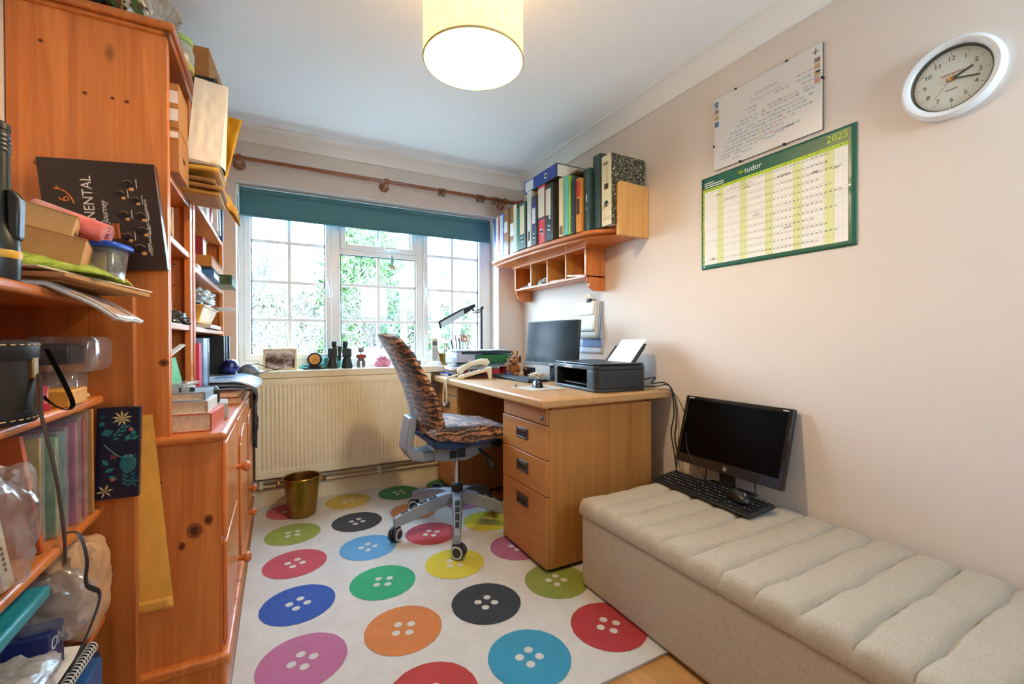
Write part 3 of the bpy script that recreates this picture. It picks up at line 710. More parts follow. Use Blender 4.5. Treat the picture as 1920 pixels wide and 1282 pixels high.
# ------------------------------------------------------------------ on the desk
def keyboard(name, label, loc, rz, ln, wd, tilt, cap='1e2022', mark=None):
    t = thing(name, label, 'keyboard', loc, rz)
    T = Rm('X', tilt)
    MB().xf(T).prism([(-wd/2, 0), (wd/2, 0), (wd/2, .016), (-wd/2, .009)], 'x', -ln/2, ln/2).build('tray', MATB, t, bev=.003)
    q = MB().xf(T); rows = 6; cw = ln*.94/22
    q.prism([(-wd/2+.006, .004), (wd/2-.006, .004), (wd/2-.006, .0165), (-wd/2+.006, .0098)], 'x', -ln*.472, ln*.472)
    for r in range(rows):
        y = -wd/2+.014+(wd-.03)*r/(rows-1) if rows > 1 else 0
        z = .009+.007*(y+wd/2)/wd
        x = -ln*.47
        while x < ln*.47-.002:
            k = cw
            if r == 0 and -ln*.27 < x < -ln*.25+cw: k = cw*6
            gap = (abs(x-ln*.20) < cw*.5) or (abs(x-ln*.325) < cw*.4)
            if not gap:
                q.b(x+.001, x+k-.001, y-.0075, y+.0075, z, z+.0065)
                if mark and (int(x*997)+r) % 2 == 0:
                    q.slot(1).b(x+k/2-.0022, x+k/2+.0016, y-.0025, y+.0025, z+.0066, z+.0069).slot(0)
            x += k
    q.build('key_panel', [M(cap, .4), M('c8ccd0', .5)], t, bev=.001, seg=1)
    return t
def mouse(label, loc, rz, tilt=(0, 0)):
    t = thing('computer_mouse', label, 'computer mouse', loc, rz)
    def f(u, v):
        a = 2*pi*u; r = sin(v*pi/2)
        x = .056*cos(a)*r*(1 if cos(a) > 0 else 1.0); y = .031*sin(a)*r*(1+.08*cos(2*a))
        return (x, y, .036*cos(v*pi/2)**.8*(1-.25*x/.056))
    T = Rm('X', tilt[0]) @ Rm('Y', tilt[1])
    MB().xf(T).grid(f, 28, 10).build('body', BLACK, t, ang=60)
    MB().xf(T).lathe([(.008, -.003), (.009, 0), (.008, .003)], (.03, 0, .026), 14, 'y').build('scroll_wheel', GREY, t)
    q = MB().xf(T); q.tube([(.012, 0, .0335), (.052, 0, .012)], .0008, 5); q.build('button_split', MATB, t)
    return t
ZD = DZ+.0005
keyboard('computer_keyboard', 'slim black keyboard lying on the desk in front of the upright screen', (1.385, 2.485, ZD), radians(92), .46, .15, 0)
pad = MB().prism([(1.115, 2.10), (1.13, 1.90), (1.34, 1.885), (1.345, 2.11)], 'z', ZD, ZD+.003)
tag(pad.build('mouse_mat', M('b9b3a8', .8), bev=.001), 'pale grey mouse mat at the front edge of the desk', 'mouse mat')
mouse('shiny black mouse sitting on the pale mouse mat', (1.245, 2.03, ZD+.0032), radians(250))
pn = thing('ballpoint_pen', 'thin black pen with clear cap lying beside the mouse mat', 'pen', (1.165, 2.13, ZD), radians(60))
MB().tube([(-.06, 0, .0045), (.055, 0, .0045), (.07, 0, .0045)], [.0042, .0042, .001], 8).build('barrel', BLACK, pn)
MB().tube([(-.075, 0, .0046), (-.03, 0, .0046)], .0046, 8).build('cap', CHROME, pn)
# printer
pr = thing('printer', 'black inkjet printer with dark open front standing on the near end of the desk', 'printer', (1.354, 1.662, ZD), radians(-6))
PW, PDp, PH = .465, .30, .142
BLK2 = M('24272a', .38, var=.06)
q = MB()
sh = [(0.035, 0), (PDp-.02, 0), (PDp, .02), (PDp, PW-.03), (PDp-.03, PW), (.03, PW), (0, PW-.03), (0, .035), (.006, .014), (.018, .003)]
# hollow shell: sides, back, top, front frame with opening
q.prism(sh, 'z', .108, PH-.012)            # upper body
q.prism(sh, 'z', 0, .016)                  # bottom
q.prism([(0.035, 0), (PDp-.02, 0), (PDp, .02), (PDp, .09), (0, .09), (0, .035), (.006, .014), (.018, .003)], 'z', .016, .108)
q.prism([(0, PW-.065), (PDp, PW-.065), (PDp, PW-.03), (PDp-.03, PW), (.03, PW), (0, PW-.03)], 'z', .016, .108)
q.b(PDp-.12, PDp, .09, PW-.065, .016, .108)
q.build('body', BLK2, pr, bev=.004)
q = MB().xf(Matrix.Diagonal((1, 1, 1, 1))); q.prism([(a*.985+.002, b_*.99+.002) for a, b_ in sh], 'z', PH-.010, PH); q.build('scanner_lid', BLK2, pr, bev=.005)
MB().b(.03, PDp-.14, .10, PW-.075, .026, .032).build('output_tray', M('0e0f10', .3), pr)
q = MB()
for k in range(5): q.tube([(PDp-.135, .13+.05*k, .07), (PDp-.128, .15+.05*k, .07)], .010, 8)
q.build('feed_roller', M('101112', .4), pr)
q = MB(); lettering(q, 'Canon', .036, (-.0008, PW*.60, .121), (0, -1, 0), (0, 0, 1), 0, 1.0); q.build('lettering', M('f4f6f8', .4), pr)
P0, P1 = Vector((.245, 0, PH-.004)), Vector((.345, 0, PH+.115))
def tilted(a0, a1, y0, y1, z, th):
    dv = (P1-P0); nr = Vector((-dv.z, 0, dv.x)).normalized()
    A = P0+dv*a0+nr*z; B = P0+dv*a1+nr*z
    return [A+Vector((0, y0, 0)), A+Vector((0, y1, 0)), B+Vector((0, y1, 0)), B+Vector((0, y0, 0))]
def slab(q, c, th):
    nr = (c[1]-c[0]).cross(c[3]-c[0]).normalized()*th
    q.add(c+[p+nr for p in c], [(0, 1, 2, 3), (7, 6, 5, 4), (0, 4, 5, 1), (1, 5, 6, 2), (2, 6, 7, 3), (3, 7, 4, 0)]); return q
slab(MB(), tilted(0, .86, .045, .285, -.004, 0), .004).build('rear_tray', BLACK, pr, bev=.001)
for y in (.04, .27): slab(MB(), tilted(0, .72, y, y+.018, .003, 0), .012).build('paper_guide', BLACK, pr, bev=.001)
pp_ = slab(MB(), [Vector((1.354, 1.662, ZD)) + Rm('Z', radians(-6)) @ p for p in tilted(.02, 1.02, .060, .268, .0015, 0)], .0018)
tag(pp_.build('paper_sheet', PAPER), 'white paper standing in the rear feed of the printer', 'paper')
# desk monitor
def monitor(name, label, c, rz, tilt, w, h, bot, foot=True, mats=(BLACK,), neck=.12):
    t = thing(name, label, 'monitor', c, rz)
    # local: +y is the viewing normal reversed (screen faces -y), x along width
    T = Tm(0, 0, bot) @ Rm('X', tilt)
    q = MB().xf(T); q.b(-w/2, w/2, 0, .022, 0, h); cs = q.build('casing', mats[0], t, bev=.004)
    q = MB().xf(T); q.b(-w*.36, w*.36, .02, .045, h*.15, h*.8); q.build('rear_bulge', MATB, t, bev=.012)
    return t, T
SCR = M('07090c', .12, var=.02, coat=.3)
mon, T = monitor('monitor', 'black upright monitor on the desk below the pigeonhole shelf', (1.535, 2.356, ZD), radians(-90+12), radians(-5), .462, .292, .092)
MB().xf(T).b(-.224, .224, -.0012, .001, .022, .286).build('screen', M('0c1116', .16, var=.02, spec=.18), mon)
MB().xf(T).b(-.231, .231, -.003, .001, .0005, .021).build('lower_bezel', M('3a4046', .3), mon, bev=.001)
MB().xf(T).b(.0, .034, -.0038, -.002, .0075, .0125).build('badge', M('d8dde2', .4), mon)
MB().b(-.03, .03, .03, .05, .02, .2).build('stand_neck', MATB, mon, bev=.004)
MB().lathe([(.12, 0), (.12, .006), (.05, .014), (.03, .03), (0, .03)], (0, .03, 0), 32, ry=.75).build('stand_foot', BLACK, mon)
# telephone
WPL = M('e3d9bf', .35, var=.03)
tp = thing('telephone', 'cream corded desk telephone with keypad beside the window end of the desk', 'telephone', (1.195, 2.745, ZD), radians(-27))
# local: x along body length (front low -> back high), y width
q = MB().prism([(-.12, 0), (-.12, .016), (.085, .075), (.105, .075), (.105, 0), (.085, 0), (.075, .05), (-.08, .006), (-.08, 0)], 'y', -.09, .09); q.build('base', WPL, tp, bev=.004)
sl = atan2(.059, .205)
T = Tm(-.12, 0, .016) @ Rm('Y', -sl)
q = MB().xf(T)
for i in range(4):
    for j in range(3): q.b(.045+.024*i, .060+.024*i, -.075+.026*j, -.058+.026*j, 0, .005)
q.build('keypad', M('8d93a0', .5), tp, bev=.001)
MB().xf(T).b(.155, .19, -.08, .01, 0, .003).build('display', M('5f6f73', .3), tp)
q = MB().xf(T @ Tm(0, .055, 0))
q.tube([(.0, 0, .012), (.01, 0, .025), (.03, 0, .038), (.10, 0, .052), (.17, 0, .046), (.20, 0, .034), (.212, 0, .015)], [.017, .024, .021, .016, .021, .025, .018], 14, flat=1.1)
q.build('handset', WPL, tp, ang=60)
cd = []
for k in range(60):
    t = k/59; ang = 2*pi*1.0*t
    a = Vector((1.112, 2.842, ZD+.022)).lerp(Vector((1.005, 2.80, ZD+.006)), min(1, t*3)) if t < .33 else None
    if t >= .33:
        s = (t-.33)/.67
        a = Vector((.992-.006*sin(pi*s), 2.80-.16*s*(1-s)*0-.06*sin(2*pi*s)*(.6), ZD-.005-.175*sin(pi*s)))
    cd.append(a)
MB().tube(cd, .0055, 8).build('handset_cord', WPL, tp, loc=Rm('Z', radians(27)) @ Vector((-1.195, -2.745, -ZD)), rot=(0, 0, radians(27)))
# small things
def simple_book(name, label, loc, rz, sx_, sy_, sz_, cover, cat='book', group=None, pages='e6d9bd', spine='y0', rot=(0, 0, 0), ncover=None):
    t = thing(name, label, cat, loc, rz, group); t.rotation_euler = (rot[0], rot[1], rz)
    c = .0025; cv_ = cover if not isinstance(cover, str) else M(cover, .5)
    MB().b(0, sx_, 0, sy_, 0, c).b(0, sx_, 0, sy_, sz_-c, sz_).b(*((0, sx_, 0, c) if spine == 'y0' else (0, sx_, sy_-c, sy_) if spine == 'y1' else (0, c, 0, sy_) if spine == 'x0' else (sx_-c, sx_, 0, sy_)), c, sz_-c).build('cover', cv_, t, bev=.0006, seg=1)
    e = .004
    MB().b(e if spine != 'x0' else c, sx_-e if spine != 'x1' else sx_-c, e if spine != 'y0' else c, sy_-e if spine != 'y1' else sy_-c, c, sz_-c).build('page_block', M(pages, .8, scale=120, var=.1), t)
    return t
simple_book('notebook', 'small blue notebook on the far front corner of the desk', (1.075, 2.972, ZD), radians(14), .105, .12, .018, '1f4fa0', 'notebook')
tag(MB().lathe([(.0, 0), (.03, 0), (.042, .012), (.038, .026), (.02, .032), (.0, .033)], n=24, ry=.62).build('glasses_case', M('1d3f66', .35), loc=(1.44, 2.74, ZD), rot=(0, 0, radians(80)), sub=1), 'dark blue glasses case between telephone and keyboard', 'glasses case')
# letter tray stack
st = thing('letter_tray', 'clear letter tray stuffed with papers and folders in the desk corner by the window', 'letter tray', (1.32, 2.972, ZD))
q = MB()
for z in (.004, .085): q.b(-.23, .23, -.105, .105, z, z+.003).b(-.23, .23, .102, .105, z, z+.05).b(-.23, -.227, -.105, .105, z, z+.05).b(.227, .23, -.105, .105, z, z+.05)
q.build('tray', CLEARP, st)
for x in (-.135, .175): MB().b(x-.006, x+.006, -.118, -.108, .03, .125).build('riser_post', M('d9d2bd', .5), st, bev=.002)
for x in (.02, .1): MB().b(x-.003, x+.003, .085, .095, .0, .1).build('riser_post', CHROME, st)
zs = ZD+.0905
def sheaf(label, w, dpt, z0, th, col, cx_, cy_, rz, wav=.004, cat='papers', nm='paper_pile', group='papers in the letter tray'):
    q = MB(); sd = random.random()*50
    def f(u, v, top):
        x = -w/2+w*u; y = -dpt/2+dpt*v
        return (x, y, (th if top else 0)+wav*nz(x*6+sd, y*8, sd)*(1 if top else .3)+wav)
    q.grid(lambda u, v: f(u, v, 1), 14, 8); q.grid(lambda u, v: f(u, v, 0), 14, 8)
    for e in (0, 1):
        q.grid(lambda u, v, e=e: tuple(Vector(f(u, e, 0)).lerp(Vector(f(u, e, 1)), v)), 14, 1); q.grid(lambda u, v, e=e: tuple(Vector(f(e, u, 0)).lerp(Vector(f(e, u, 1)), v)), 8, 1)
    return tag(q.build(nm, col if not isinstance(col, str) else M(col, .6, scale=90, var=.1), loc=(cx_, cy_, z0), rot=(0, 0, rz)), label, cat, group)
sheaf('red and white folders at the bottom of the letter tray stack', .34, .19, ZD+.009, .030, 'b32b3e', 1.27, 2.97, .05)
sheaf('white papers on the red folders inside the lower letter tray', .30, .17, ZD+.045, .020, 'd9dce6', 1.22, 2.96, -.06)
sheaf('teal plastic wallet inside the lower letter tray', .30, .17, ZD+.070, .012, '2a7f9c', 1.33, 2.96, .02, .002, 'wallet', 'document_wallet')
sheaf('bluish crumpled papers poking out left of the green folder', .20, .18, ZD+.095, .070, 'aeb8d6', 1.19, 2.97, .1, .006)
q = MB().prism([(-.225, 0), (.165, 0), (.185, .062), (-.175, .062)], 'y', -.095, .085)
tag(q.build('green_folder', M('1d6b3a', .45), loc=(1.365, 2.98, ZD+.0905), bev=.004), 'dark green box folder in the upper letter tray', 'folder')
sheaf('dark blue folder lying on top of the green folder', .42, .20, ZD+.154, .018, '1b2c44', 1.345, 2.98, .03, .004, 'folder', 'document_folder')
sheaf('loose white papers topping the letter tray stack', .40, .19, ZD+.178, .006, 'c9d6dc', 1.30, 2.972, -.04, .004)
# red case and brown toy with spectacles
tag(MB().b(-.05, .05, -.04, .04, 0, .055).build('red_case', M('b01f2c', .4), loc=(1.535, 2.99, ZD), bev=.014), 'small red case behind the brown toy dog', 'case')
FUR = M('a8672a', .9, var=.35, scale=60, bump=.6, sheen=.4); FURD = M('6e3f18', .9, var=.3, scale=60, bump=.6)
dg = thing('toy_dog', 'small brown plush toy dog wearing wire spectacles beside the monitor', 'soft toy', (1.525, 2.80, ZD), radians(215))
q = MB(); 
def fz(c, r, n=20):
    q.grid(lambda u, v: tuple(Vector(c)+Vector((r[0]*cos(2*pi*u)*sin(pi*v), r[1]*sin(2*pi*u)*sin(pi*v), r[2]*cos(pi*v)))*(1+.16*nz(cos(2*pi*u)*4+c[0]*90, sin(2*pi*u)*4, v*9))), n, n//2)
fz((0, 0, .045), (.038, .04, .047)); fz((.01, 0, .115), (.036, .036, .034)); fz((.042, 0, .105), (.026, .022, .018))
for s in (-1, 1): fz((.035, .022*s, .014), (.03, .014, .014)); fz((.02, .034*s, .055), (.014, .012, .03))
q.build('body', FUR, dg, ang=80)
for s in (-1, 1):
    q = MB(); fz((-.004, .040*s, .118), (.012, .008, .028), 12); q.build('ear', FURD, dg, ang=80)
    q = MB(); fz((.0, .018*s, .162), (.008, .009, .020), 12); q.build('antler', FUR, dg, ang=80)
    MB().tube([(.047, .019*s+.014*cos(a), .128+.014*sin(a)) for a in [2*pi*k/16 for k in range(16)]], .0016, 5, closed=True).build('spectacle_rim', CHROME, dg)
MB().ball((.067, 0, .109), (.007, .008, .006), 10).build('nose', BLACK, dg)
wc = thing('small_camera', 'small black camera on the desk under the monitor edge', 'camera', (1.60, 2.72, ZD), radians(-90+10))
MB().b(-.045, .045, -.02, .02, 0, .06).build('body', MATB, wc, bev=.004)
MB().lathe([(.018, -.032), (.019, -.02), (.019, -.018)], (-.015, 0, .036), 18, 'y').build('lens', CHROME, wc); MB().lathe([(0, -.0325), (.012, -.0328), (.012, -.032)], (-.015, 0, .036), 18, 'y').build('glass', BLACK, wc)
def crumple(name, label, cat, loc, r, mat, seed, group=None, amp=.35, n=26, flat=.0):
    q = MB()
    def f(u, v):
        a = 2*pi*u; t = pi*v
        d_ = Vector((cos(a)*sin(t), sin(a)*sin(t), cos(t)))
        k = 1+amp*(abs(nz(d_.x*2.2+seed, d_.y*2.2, d_.z*2.2))*1.6-.35)+amp*.45*nz(d_.x*6+seed, d_.y*6, d_.z*6+3)
        z = d_.z*r[2]*k
        return (d_.x*r[0]*k, d_.y*r[1]*k, max(z, -r[2]*(1-flat))+r[2]*(1-flat))
    q.grid(f, n*2, n)
    return tag(q.build(name, mat, loc=loc, ang=25), label, cat, group)
crumple('tissue', 'crumpled cream tissue behind the keyboard', 'tissue', (1.555, 2.54, ZD), (.045, .06, .022), M('e8dcc8', .9), 4, amp=.5, flat=.4)
sheaf('printed white sheet propped under the monitor behind the printer', .16, .21, ZD+.002, .004, 'dfe2ee', 1.66, 2.36, .05, .006, 'paper', 'printed_sheet', None)
# articulated lamp
lp = thing('desk_lamp', 'black articulated desk lamp with long slim head in front of the window', 'lamp', (1.395, 3.102, ZD))
L = (-1.395, -3.102, -ZD)
MB().lathe([(.02, 0), (.02, .05), (.011, .055), (.011, .09)], n=16).build('clamp', MATB, lp)
MB().tube([(1.395, 3.102, ZD+.05), (1.394, 3.102, 1.302)], .0085, 8).build('post', MATB, lp, L)
q = MB()
for dz in (0, -.022): q.tube([(1.396, 3.09, 1.300+dz), (1.335, 3.09, 1.275+dz*.6), (1.315, 3.09, 1.29+dz)], .0058, 6)
q.ball((1.396, 3.09, 1.305), .012, 10).ball((1.32, 3.09, 1.285), .011, 10); q.tube([(1.345, 3.09, 1.30), (1.31, 3.09, 1.345)], .003, 6); q.build('arm', MATB, lp, L)
A, B = Vector((1.035, 3.045, 1.160)), Vector((1.322, 3.045, 1.315)); dv = (B-A).normalized(); up = Vector((-dv.z, 0, dv.x))
T = basis(A, dv, Vector((0, .62, 0))-up*.78); ln = (B-A).length
# T z axis = x cross y
q = MB().xf(T); q.prism([(-.0, -.035), (ln*.62, -.035), (ln*.75, -.026), (ln, -.014), (ln, .014), (ln*.75, .026), (ln*.62, .035), (-.0, .035)], 'z', -.001, .016); q.build('head', MATB, lp, L, bev=.006)
q = MB().xf(T); q.b(.012, ln*.66, -.027, .027, -.0035, -.0008); q.build('diffuser', M('c9d2d2', .4), lp, L)
# ------------------------------------------------------------------ on the windowsill
ZS = WZ0+.0045
pf = thing('framed_photo', 'pale wood photo frame with a blurred group photograph on the sill', 'photo frame', (.01, 3.215, ZS), radians(-2)); T = Rm('X', radians(-9))
q = MB().xf(T); w_, h_ = .098, .142
q.b(-w_, w_, 0, .012, 0, .013).b(-w_, w_, 0, .012, h_-.013, h_).b(-w_, -w_+.013, 0, .012, .013, h_-.013).b(w_-.013, w_, 0, .012, .013, h_-.013); q.build('frame', M('dcc79c', .5), pf, bev=.002)
d = Nd('blurred_photo'); v = d.coord((1, 1, 1)); f = d.noise(v, 22, 2, .6)
sp = d.add('ShaderNodeSeparateXYZ'); tcx = d.add('ShaderNodeTexCoord'); d.link(tcx.outputs['Object'], sp.inputs[0])
g = d.math('MULTIPLY_ADD', d.math('ABSOLUTE', d.math('SUBTRACT', sp.outputs[2], .06)), -7, .35); f2 = d.math('ADD', f, g)
PH_ = d.fin(d.ramp(f2, [(.35, lin('d8d4d2')), (.60, lin('9a8684')), (.80, lin('3a2826'))]), .3)
MB().xf(T).b(-w_+.012, w_-.012, .004, .006, .012, h_-.012).build('photograph', PH_, pf)
MB().xf(T).b(-w_+.004, w_-.004, .0085, .0115, .004, h_-.004).build('backing', CARD, pf)
MB().prism([(0.012, .085), (.016, .085), (.05, 0), (.045, 0)], 'x', -.015, .015).build('strut', CARD, pf)
ac = thing('mantel_clock', 'small black round clock with an amber dial on a flat black stand', 'clock', (.212, 3.20, ZS), radians(4))
MB().b(-.07, .07, -.025, .025, 0, .012).build('stand', BLACK, ac, bev=.004)
MB().b(-.04, .04, -.014, .014, .012, .024).build('foot', BLACK, ac, bev=.004)
MB().lathe([(.0, .02), (.040, .02), (.046, .012), (.046, -.012), (.040, -.018), (.034, -.013), (.0, -.012)], (0, 0, .066), 32, 'y').build('case', BLACK, ac)
MB().lathe([(.0, -.0135), (.034, -.0135), (.034, -.012)], (0, 0, .066), 28, 'y').build('dial', M('d99a4e', .5, var=.15), ac)
q = MB(); q.b(-.001, .001, -.0155, -.0148, .064, .084).b(-.0008, .021, -.0158, -.0150, .0652, .0668); q.build('hand', BLACK, ac)
bn = thing('binoculars', 'black binoculars standing upright on the sill', 'binoculars', (.372, 3.205, ZS), radians(-3))
BN = M('1f2326', .45)
for s in (-1, 1):
    q = MB().lathe([(.0, 0), (.037, 0), (.037, .012), (.026, .075), (.0, .075)], (s*.048, 0, 0), 22); q.lathe([(.0, .132), (.017, .132), (.014, .15), (.02, .158), (.02, .186), (.0, .186)], (s*.036, 0, 0), 20)
    q.bc((s*.047, 0, .106), (.060, .048, .062)); q.build('barrel', BN, bn, bev=.004)
q = MB().tube([(0, 0, .055), (0, 0, .150)], .009, 12); q.b(-.03, .03, -.006, .006, .142, .150).b(-.03, .03, -.006, .006, .076, .084); q.lathe([(.012, .118), (.012, .14)], n=16); q.build('bridge', BN, bn)
br = thing('bear_figurine', 'little grey bear figurine holding a red heart on the sill', 'figurine', (.513, 3.205, ZS), radians(-8))
BF = M('6a5b50', .5, var=.3, scale=80, bump=.4)
q = MB().ball((0, 0, .072), (.022, .018, .028), 16).ball((0, -.003, .122), (.021, .019, .019), 16).ball((0, -.020, .117), (.009, .008, .007), 10)
for s in (-1, 1):
    q.ball((s*.017, 0, .140), (.007, .005, .007), 10); q.ball((s*.017, 0, .03), (.012, .012, .030), 12); q.ball((s*.018, -.006, .007), (.012, .016, .008), 10); q.ball((s*.025, -.012, .080), (.010, .014, .016), 10)
q.build('body', BF, br, ang=70)
q = MB()
for s in (-1, 1): q.ball((s*.008, -.024, .084), (.012, .007, .012), 12)
q.ball((0, -.024, .076), (.012, .006, .012), 12); q.build('heart', M('b02a22', .4), br)
MB().lathe([(.03, 0), (.03, .004), (0, .004)], n=20).build('base', M('cfc3a8', .5), br)
tag(MB().prism([(-.13, 0), (.13, 0), (.13, .075), (.02, .075), (.015, .035), (-.13, .025)], 'y', -.03, .03).build('teal_box', M('57b4ae', .4), loc=(.255, 3.282, ZS), bev=.004), 'pale teal box behind the clock and binoculars on the sill', 'box')
crumple('pink_wrap', 'crinkled pink plastic wrapping on the sill behind the chair back', 'wrapping', (.665, 3.22, ZS), (.045, .035, .045), M('d98aa8', .35, coat=.3), 9, amp=.5, flat=.3)
wt = thing('wire_trinket', 'clear wire and plastic trinket on the sill behind the chair back', 'trinket', (.885, 3.24, ZS))
for k in range(7):
    a = k*.9; MB().tube([(.05*cos(t)*cos(a)*(.6+.4*sin(k)), .025*cos(t)*sin(a), .055+.05*sin(t)) for t in [2*pi*j/20 for j in range(20)]], .0016, 5, closed=True).build('wire_loop', M('8c969c', .25, .6), wt)
q = MB().bc((.03, 0, .02), (.07, .03, .035)); q.build('base', M('3a4750', .4), wt, bev=.008)
cl_ = thing('cordless_phone', 'pale cordless phone standing in its round white charger on the sill', 'telephone', (1.052, 3.215, ZS), radians(-8))
MB().lathe([(.062, 0), (.062, .012), (.05, .026), (.03, .032), (0, .032)], n=30, ry=.8).build('charger', UPVC, cl_)
q = MB().b(-.024, .024, -.014, .014, .024, .205); q.build('handset', M('c6c5b4', .4), cl_, bev=.011, seg=3)
MB().b(-.017, .017, -.0155, -.0135, .150, .182).build('display', M('4d5a55', .3), cl_)
q = MB()
for i in range(5):
    for j in range(3): q.b(-.017+.013*j, -.009+.013*j, -.0158, -.0138, .05+.017*i, .060+.017*i)
q.build('keypad', M('8e9290', .5), cl_)
MB().b(-.024, .024, -.0152, -.0135, .19, .20).build('earpiece', M('d4c68c', .4), cl_)
# brass pencil pot and its pens
pt = (1.122, 3.215)
pot = MB().lathe([(.0, 0), (.032, 0), (.031, .088), (.033, .09), (.030, .091), (.029, .004), (0, .004)], n=26)
tag(pot.build('pencil_pot', BRASS, loc=(pt[0], pt[1], ZS)), 'brass pencil pot on the right of the sill', 'pencil pot')
def pen(label, dx, dy, tx, ty, h, r, c, tip='161616'):
    t = thing('pen', label, 'pen', (pt[0]+dx, pt[1]+dy, ZS+.005), 0, 'pens in the brass pot')
    a = Vector((0, 0, 0)); b_ = Vector((tx, ty, h))
    MB().tube([a, a.lerp(b_, .92)], r, 8).build('barrel', M(c, .4), t); MB().tube([a.lerp(b_, .92), b_], [r*1.15, r*.9], 8).build('cap', M(tip, .4), t)
pen('tall tan paintbrush rising from the brass pot', .0, .0, .016, 0, .215, .005, 'b8a070', '8a7a50')
pen('brown pencil leaning left in the brass pot', -.01, 0, -.045, -.004, .135, .0045, 'b5763a', 'c99a58')
pen('black pen leaning right in the brass pot', .006, .006, .03, .004, .165, .005, '23282c')
# second holder with scissors stands behind the letter tray
hp = thing('pen_holder', 'dark pen holder behind the letter tray by the window frame', 'pen holder', (1.265, 3.222, ZS))
MB().lathe([(.0, 0), (.045, 0), (.045, .10), (.042, .10), (.042, .004), (0, .004)], n=26).build('cup', M('2c3338', .5), hp)
for k, (dx, tx, h, c, lb) in enumerate([(-.03, -.05, .19, '2b3138', 'dark slim pen furthest left in the dark holder'), (-.015, -.026, .225, '1d2226', 'fat black marker in the dark holder'), (-.004, -.004, .20, '5a6a70', 'grey pen in the middle of the dark holder'), (.024, .05, .19, '31383c', 'dark pen at the right rim of the dark holder')]):
    t = thing('pen', lb, 'pen', (1.265+dx, 3.222, ZS+.006), 0, 'pens in the dark holder')
    MB().tube([(0, 0, 0), (tx*.8, 0, h*.8)], .006, 8).build('barrel', M(c, .4), t); MB().tube([(tx*.8, 0, h*.8), (tx, 0, h)], [.007, .005], 8).build('cap', M('15181a', .4), t)
for dx, c, lb in ((.0, '8a3a35', 'scissors with dark red handles standing in the dark holder'), (.028, 'c25a48', 'scissors with orange handles standing at the right of the dark holder')):
    t = thing('scissors', lb, 'scissors', (1.268+dx, 3.205, ZS+.006), .2)
    for s in (-1, 1):
        MB().tube([(.016*s+.5*dx+.013*cos(a), 0, .195+.028*sin(a)) for a in [2*pi*k/18 for k in range(18)]], .004, 6, closed=True).build('handle', M(c, .4), t)
        MB().tube([(.012*s+.5*dx, 0, .170), (-.004*s, 0, .02)], [.004, .003], 6).build('blade', CHROME, t)
# bird ornament hung on the fanlight handle
bo = thing('hanging_bird', 'small blue and pink bird charm hanging from the top window handle', 'ornament', (.745, 3.262, 1.668))
MB().tube([(0, 0, .0), (0, 0, .062)], .001, 4).build('thread', M('b9c0b0', .6), bo)
q = MB().lathe([(.0, .012), (.008, .0), (.013, -.03), (.006, -.055), (.0, -.07)], n=14); q.build('body', M('8fb3b4', .5, var=.3, scale=90), bo); MB().prism([(-.014, -.055), (.018, -.062), (.022, -.10), (.002, -.08), (-.010, -.095)], 'y', -.002, .002).build('tail', M('c99a7c', .5), bo)
# ------------------------------------------------------------------ bucket
bu = thing('champagne_bucket', 'brass-coloured champagne bucket used as a bin on the rug below the radiator', 'bucket', (.120, 2.905, .0125))
d = Nd('brushed_brass'); v = d.coord((1, 1, 40)); c = d.ramp(d.noise(v, 8, 3), [(.3, lin('8f6f35')), (.7, lin('b08c4a'))]); BRB = d.fin(c, .3, 1)
MB().lathe([(.0, 0), (.074, 0), (.077, .006), (.100, .222), (.104, .228), (.101, .232), (.097, .228), (.073, .01), (0, .01)], n=44).build('body', BRB, bu)
for s in (-1, 1):
    q = MB().lathe([(.012, 0), (.012, .006), (.007, .01), (.007, .016), (.016, .022), (.018, .030), (.012, .038), (0, .041)], (0, 0, 0), 18, 'x')
    q.build('knob_handle', BRB, bu, loc=(s*.0965, 0, .20), rot=(0, 0, 0 if s > 0 else pi))
# ------------------------------------------------------------------ binders on the wall shelf
ZB = 1.6685
BGRP = 'files on the wall shelf'
def binder(name, label, y0, y1, h, xs, cols, cat='file', deep=.285, tilt=0, label_box=None, hole=None, side=None, extra=None, z=ZB, ringcol='b9bcc0'):
    "an upright file: spine faces the room (-x); y0 far side, y1 near side"
    t = thing(name, label, cat, (xs, y0, z), 0, BGRP); t.rotation_euler = (tilt, 0, 0)
    w_ = y0-y1; c = M(cols, .5, var=.05); dx = min(deep, XR-.006-xs)
    q = MB(); q.b(0, .004, -w_, 0, 0, h); q.b(.004, dx, -w_, -w_+.003, 0, h); q.b(.004, dx, -.003, 0, 0, h)
    q.build('cover', side or c, t, bev=.0015, seg=1)
    MB().b(.01, dx-.008, -w_+.0035, -.0035, .006, h-.012).build('paper_block', M('e9e4d6', .8, scale=140, var=.12), t)
    MB().b(-.0012, .0, -w_+.001, -.001, .001, h-.001).build('spine', c, t)
    if label_box:
        for (a, b_, z0, z1, cc) in label_box: MB().b(-.0024, -.001, -w_*b_, -w_*a, z0, z1).build('spine_label', M(cc, .6, var=.03), t)
    if hole:
        zc, cc = hole
        q = MB().lathe([(.0105, -.0022), (.014, -.0038), (.0175, -.0022)], (0, -w_/2, zc), 20, 'x', cap=False); q.slot(1).lathe([(0, -.0018), (.011, -.0020), (.011, -.0012)], (0, -w_/2, zc), 16, 'x')
        q.build('finger_ring', [CHROME, M('0c0d0e', .6)], t)
    if extra: extra(t, w_, h, dx)
    return t
binder('ring_binder', 'thin blue file at the window end of the shelf', 3.115, 3.075, .345, 1.515, '2f5fc0', label_box=[(.1, .9, .01, .10, '8fc0de')], hole=(.055, 0))
binder('lever_arch_file', 'white-labelled red file second from the window end', 3.072, 2.975, .345, 1.507, 'b4211f', label_box=[(.05, .52, .01, .34, 'e8e4d4')], hole=(.07, 0))
